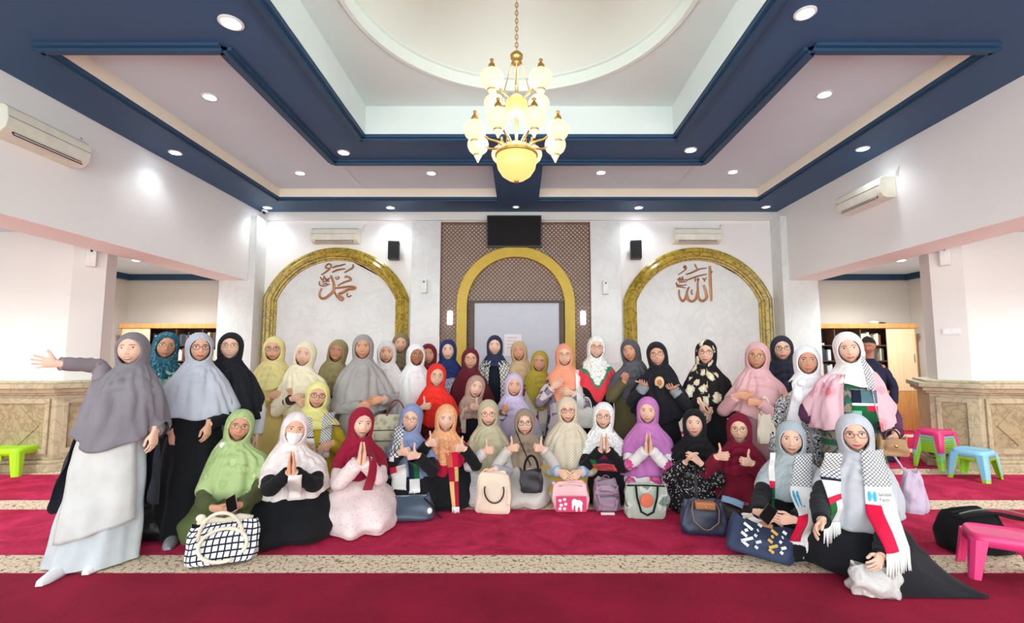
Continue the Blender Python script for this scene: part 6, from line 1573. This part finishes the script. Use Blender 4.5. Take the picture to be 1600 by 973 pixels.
# dark brown leather bag on the lap + blue mask
t = bag('handbag', 'dark brown leather handbag on the lap of the maroon dress woman', 1150, 812, rz=-8, w=.42, h=.15, d=.22, m=DKB, top=.6, seed=10, wtop=.8)
MB().tube([(-.16, 0, .14), (-.08, .06, .24), (.06, .08, .27), (.17, .02, .16)], .008, 6).build('strap', DKB, t, smooth=True)
pm = t.matrix_basis.copy(); pz = t.location
o = thing('surgical_mask', 'light blue surgical mask lying on the brown leather handbag', 'mask', (pz.x - .05, pz.y - .06, .165), math.radians(-30))
G = []
for i in range(7):
    G.append([(x, .045 * (i / 6 - .5) * 2, .012 * math.sin(i * 1.9) + .018 * math.cos(x * 14)) for x in np.linspace(-.085, .085, 11)])
mb = MB(); mb.grid(G); mk = mb.build('pleated_cloth', fabric((170, 206, 236)), o, smooth=True); mk.modifiers.new('t', 'SOLIDIFY').thickness = .003; mk.rotation_euler = (math.radians(28), math.radians(12), 0)
MB().tube([(.085, -.03, .0), (.12, -.02, .0), (.12, .02, 0), (.085, .03, 0)], .0015, 5).build('ear_loop', MAT['white'], o, smooth=True)
# batik bag
t = bag('batik_bag', 'dark blue batik bag with white and gold motifs, front right', 1186, 872, rz=-24, w=.40, h=.24, d=.19, m=plain('indigo_cloth', (44, 56, 88), .7), top=.45, seed=11, tilt=(-22, 8, -24))
for (cx_, cz_, wq, hq, c_) in ((-.10, .12, .05, .07, (232, 232, 230)), (-.03, .13, .022, .09, (214, 214, 214)), (.06, .12, .035, .075, (206, 164, 80)), (.12, .13, .02, .08, (222, 222, 218))):
    bm_ = MB()
    for k in range(5): bm_.obox((cx_ + .012 * math.sin(k * 2.1), -.125, cz_ + hq * (k / 4 - .5) * 1.6), (wq * (.5 + .3 * math.sin(k * 1.7)), .004, .009), Matrix.Rotation(.5 * (-1) ** k, 3, 'Y'))
    bm_.build('motif', plain('batik_print_%d' % int(cx_ * 100 + 50), c_, .7), t)
MB().box(-.02, .06, -.105, -.095, .20, .23).build('leather_tab', LEA, t, bevel=.004)
MB().tube([(-.12, -.06, .23), (-.06, -.11, .27), (.04, -.12, .27), (.12, -.06, .24)], .011, 7).build('handle', CREAMROPE, t, smooth=True)
cl = MB(); cl.ell((-.03, -.03, .25), (.10, .05, .035), nu=18, nv=10); V = cl.V[0]; V += .008 * np.sin(V * 60); cl.build('white_cloth', M_WH, t, smooth=True)
# phones
for (u, v, dy, inf, lab) in ((1200, 803, .42, p44, 'dark phone in the hand of the grey blue hijab woman'), (362, 788, .40, None, 'pinkish phone in the hand of the sage green hijab woman')):
    Yp = 3.68 - .42 if inf else 3.88 - .40
    p = atY(u, v, Yp); o = thing('phone', lab, 'phone', p, math.radians(-30 if inf else 20)); o.rotation_euler = (math.radians(35), math.radians(40 if inf else -30), math.radians(-30 if inf else 20))
    MB().box(-.036, .036, -.075, .075, -.004, .004).build('case', plain('phone_case_%d' % u, (96, 70, 66) if inf else (178, 140, 140), .4), o, bevel=.003)
    MB().box(-.033, .033, -.071, .071, .004, .005).build('glass', MAT['tv'], o)
# sling bag of the taupe hijab woman
def local_thing(name, label, info, u, v, dy, cat='bag'):
    p = atY(u, v, info['Y'] - dy); return thing(name, label, cat, p, info['root'].rotation_euler.z)
t = local_thing('sling_bag', 'small black sling bag worn in front of the taupe hijab', p38, 830, 769, .38)
soft_body(.19, .20, .08, seed=12, top=.8, flat=.4).build('bag_body', plain('black_nylon', (46, 44, 48), .55), t, smooth=True)
MB().tube([(.062 * math.cos(a), -.03, .20 + .13 * math.sin(a)) for a in np.linspace(0, math.pi, 14)], .011, 7).build('handle', BLK, t, smooth=True)
q = p38['loc_of'](806, 676, .17); q2 = p38['loc_of'](830, 735, .30)
ri = p38['root']; base = Matrix.Rotation(ri.rotation_euler.z, 3, 'Z'); inv = base.transposed(); pts = []
for k in np.linspace(0, 1, 9):
    e_ = q.lerp(q2, k); y = p38['hit'](e_.x, e_.z)
    if y is not None: e_.y = y - .018
    pts.append(tuple(inv @ (base @ e_ + ri.location - t.location)))
MB().tube(pts, .005, 6).build('strap', BLK, t, smooth=True)
# hand-held bags
t = local_thing('tote_bag', 'beige patterned tote bag hanging from the grey khimar woman hands', p8, 618, 706, .24)
t.rotation_euler.z += math.radians(-8)
soft_body(.44, .34, .12, seed=13, top=.6, flat=.3).build('bag_body', pattern('floral', (214, 204, 180), (190, 180, 150), (170, 164, 140), 1.2), t, smooth=True)
for z_ in (.12, .22): MB().tube([(-.215, -.085, z_), (0, -.098, z_ + .004), (.215, -.085, z_)], .005, 6).build('trim', plain('olive_trim_%d' % int(z_ * 100), (104, 92, 66), .6), t, smooth=True)
MB().tube(handle_path(.085, .17, .33, -.03), .008, 7).build('handle', plain('maroon_handle', (112, 52, 48), .5), t, smooth=True)
t = local_thing('handbag', 'white soft handbag at the hip of the peach hijab woman', p18, 916, 668, .16)
soft_body(.19, .22, .10, seed=14, top=.4, flat=.5).build('bag_body', plain('white_canvas', (238, 234, 226), .7), t, smooth=True)
MB().tube(handle_path(.06, .12, .21, 0), .007, 6).build('handle', MAT['white'], t, smooth=True)
t = local_thing('tote_bag', 'cream canvas tote hanging from the pink hijab woman arm', p23, 1198, 693, .22)
soft_body(.16, .26, .08, seed=15, top=.5, flat=.5, wtop=.6).build('bag_body', plain('cream_canvas', (228, 214, 196), .7), t, smooth=True)
MB().tube(handle_path(.035, .16, .25, -.02), .010, 7).build('handle', plain('cream_strap', (222, 206, 188), .7), t, smooth=True)
t = local_thing('handbag', 'tan handbag in the hand of the pink shawl woman', p26, 1396, 712, .24)
soft_body(.17, .13, .09, seed=16, top=.5, flat=.5).build('bag_body', plain('tan_leather', (172, 132, 92), .5), t, smooth=True)
MB().tube(handle_path(.05, .07, .12, 0), .007, 6).build('handle', DKB, t, smooth=True)
MB().ell((.0, -.055, .08), (.012, .006, .012)).build('clasp', MAT['brass'], t, smooth=True)
def film(name, rgb, tr=.5):
    m, nt, b = mat_base(name, .25, lin(rgb), 0, .5)
    b.inputs['Alpha'].default_value = tr
    tc = nd(nt, 'ShaderNodeTexCoord'); n2 = nd(nt, 'ShaderNodeTexNoise'); n2.inputs['Scale'].default_value = 16; n2.inputs['Detail'].default_value = 6; nt.links.new(tc.outputs['Object'], n2.inputs['Vector']); bump(nt, b, n2.outputs['Fac'], .8, .03)
    return m
t = local_thing('plastic_bag', 'lilac translucent plastic bag hanging beside the pink shawl woman', p26, 1428, 800, .20)
sb_ = soft_body(.19, .30, .12, seed=17, top=.3, flat=.8, sag=.12, wtop=.4); sb_.build('bag_body', film('lilac_film', (226, 206, 232), .72), t, smooth=True)
MB().tube([(-.04, 0, .29), (-.10, 0, .40), (-.12, .02, .50)], .008, 6).build('handle', film('lilac_film2', (230, 214, 236), .85), t, smooth=True)
p = atZ(1368, 927, 0)
t = thing('plastic_bag', 'crumpled clear plastic bag on the carpet before the grey hijab woman', 'bag', p, 0)
sb_ = soft_body(.27, .17, .15, seed=18, top=.35, flat=.8, sag=.1); V = sb_.V[0]; V += .010 * np.sin(V[:, [1, 2, 0]] * 55) + .006 * np.sin(V[:, [2, 0, 1]] * 90); V[:, 2] = np.maximum(V[:, 2], .003)
sb_.build('bag_body', film('clear_film', (228, 224, 222), .75), t, smooth=True)
soft_body(.19, .10, .10, seed=19, top=.6).build('contents', plain('packed_contents', (214, 200, 196), .7), t, smooth=True)
# black bags on the floor
t = bag('backpack', 'black backpack slumped behind the large pink stool', 1520, 858, rz=-6, w=.42, h=.27, d=.26, m=BLK, top=.5, seed=20, wtop=.75)
fl_ = MB(); fl_.grid([[(x, -.04 + .16 * (j / 6 - .5), .25 + .05 * math.sin(math.pi * (x + .2) / .52) - .03 * (j / 6)) for x in np.linspace(-.16, .30, 14)] for j in range(7)]); o = fl_.build('flap', BLK, t, smooth=True); o.modifiers.new('t', 'SOLIDIFY').thickness = .02
MB().tube([(x, -.125, .272 + .05 * math.sin(math.pi * (x + .2) / .52)) for x in np.linspace(-.16, .30, 12)], .004, 5).build('piping', plain('grey_green_piping', (120, 130, 110), .5), o, smooth=True)
t = bag('handbag', 'black handbag on the carpet behind the pale grey dress', 228, 842, rz=20, w=.36, h=.24, d=.18, m=plain('black_leather', (22, 22, 24), .35), top=.4, seed=21)
MB().tube(handle_path(.09, .12, .23, -.03), .007, 6).build('handle', BLK, t, smooth=True)
MB().box(.05, .075, -.108, -.10, .10, .14).build('buckle', MAT['grey'], t, bevel=.002)
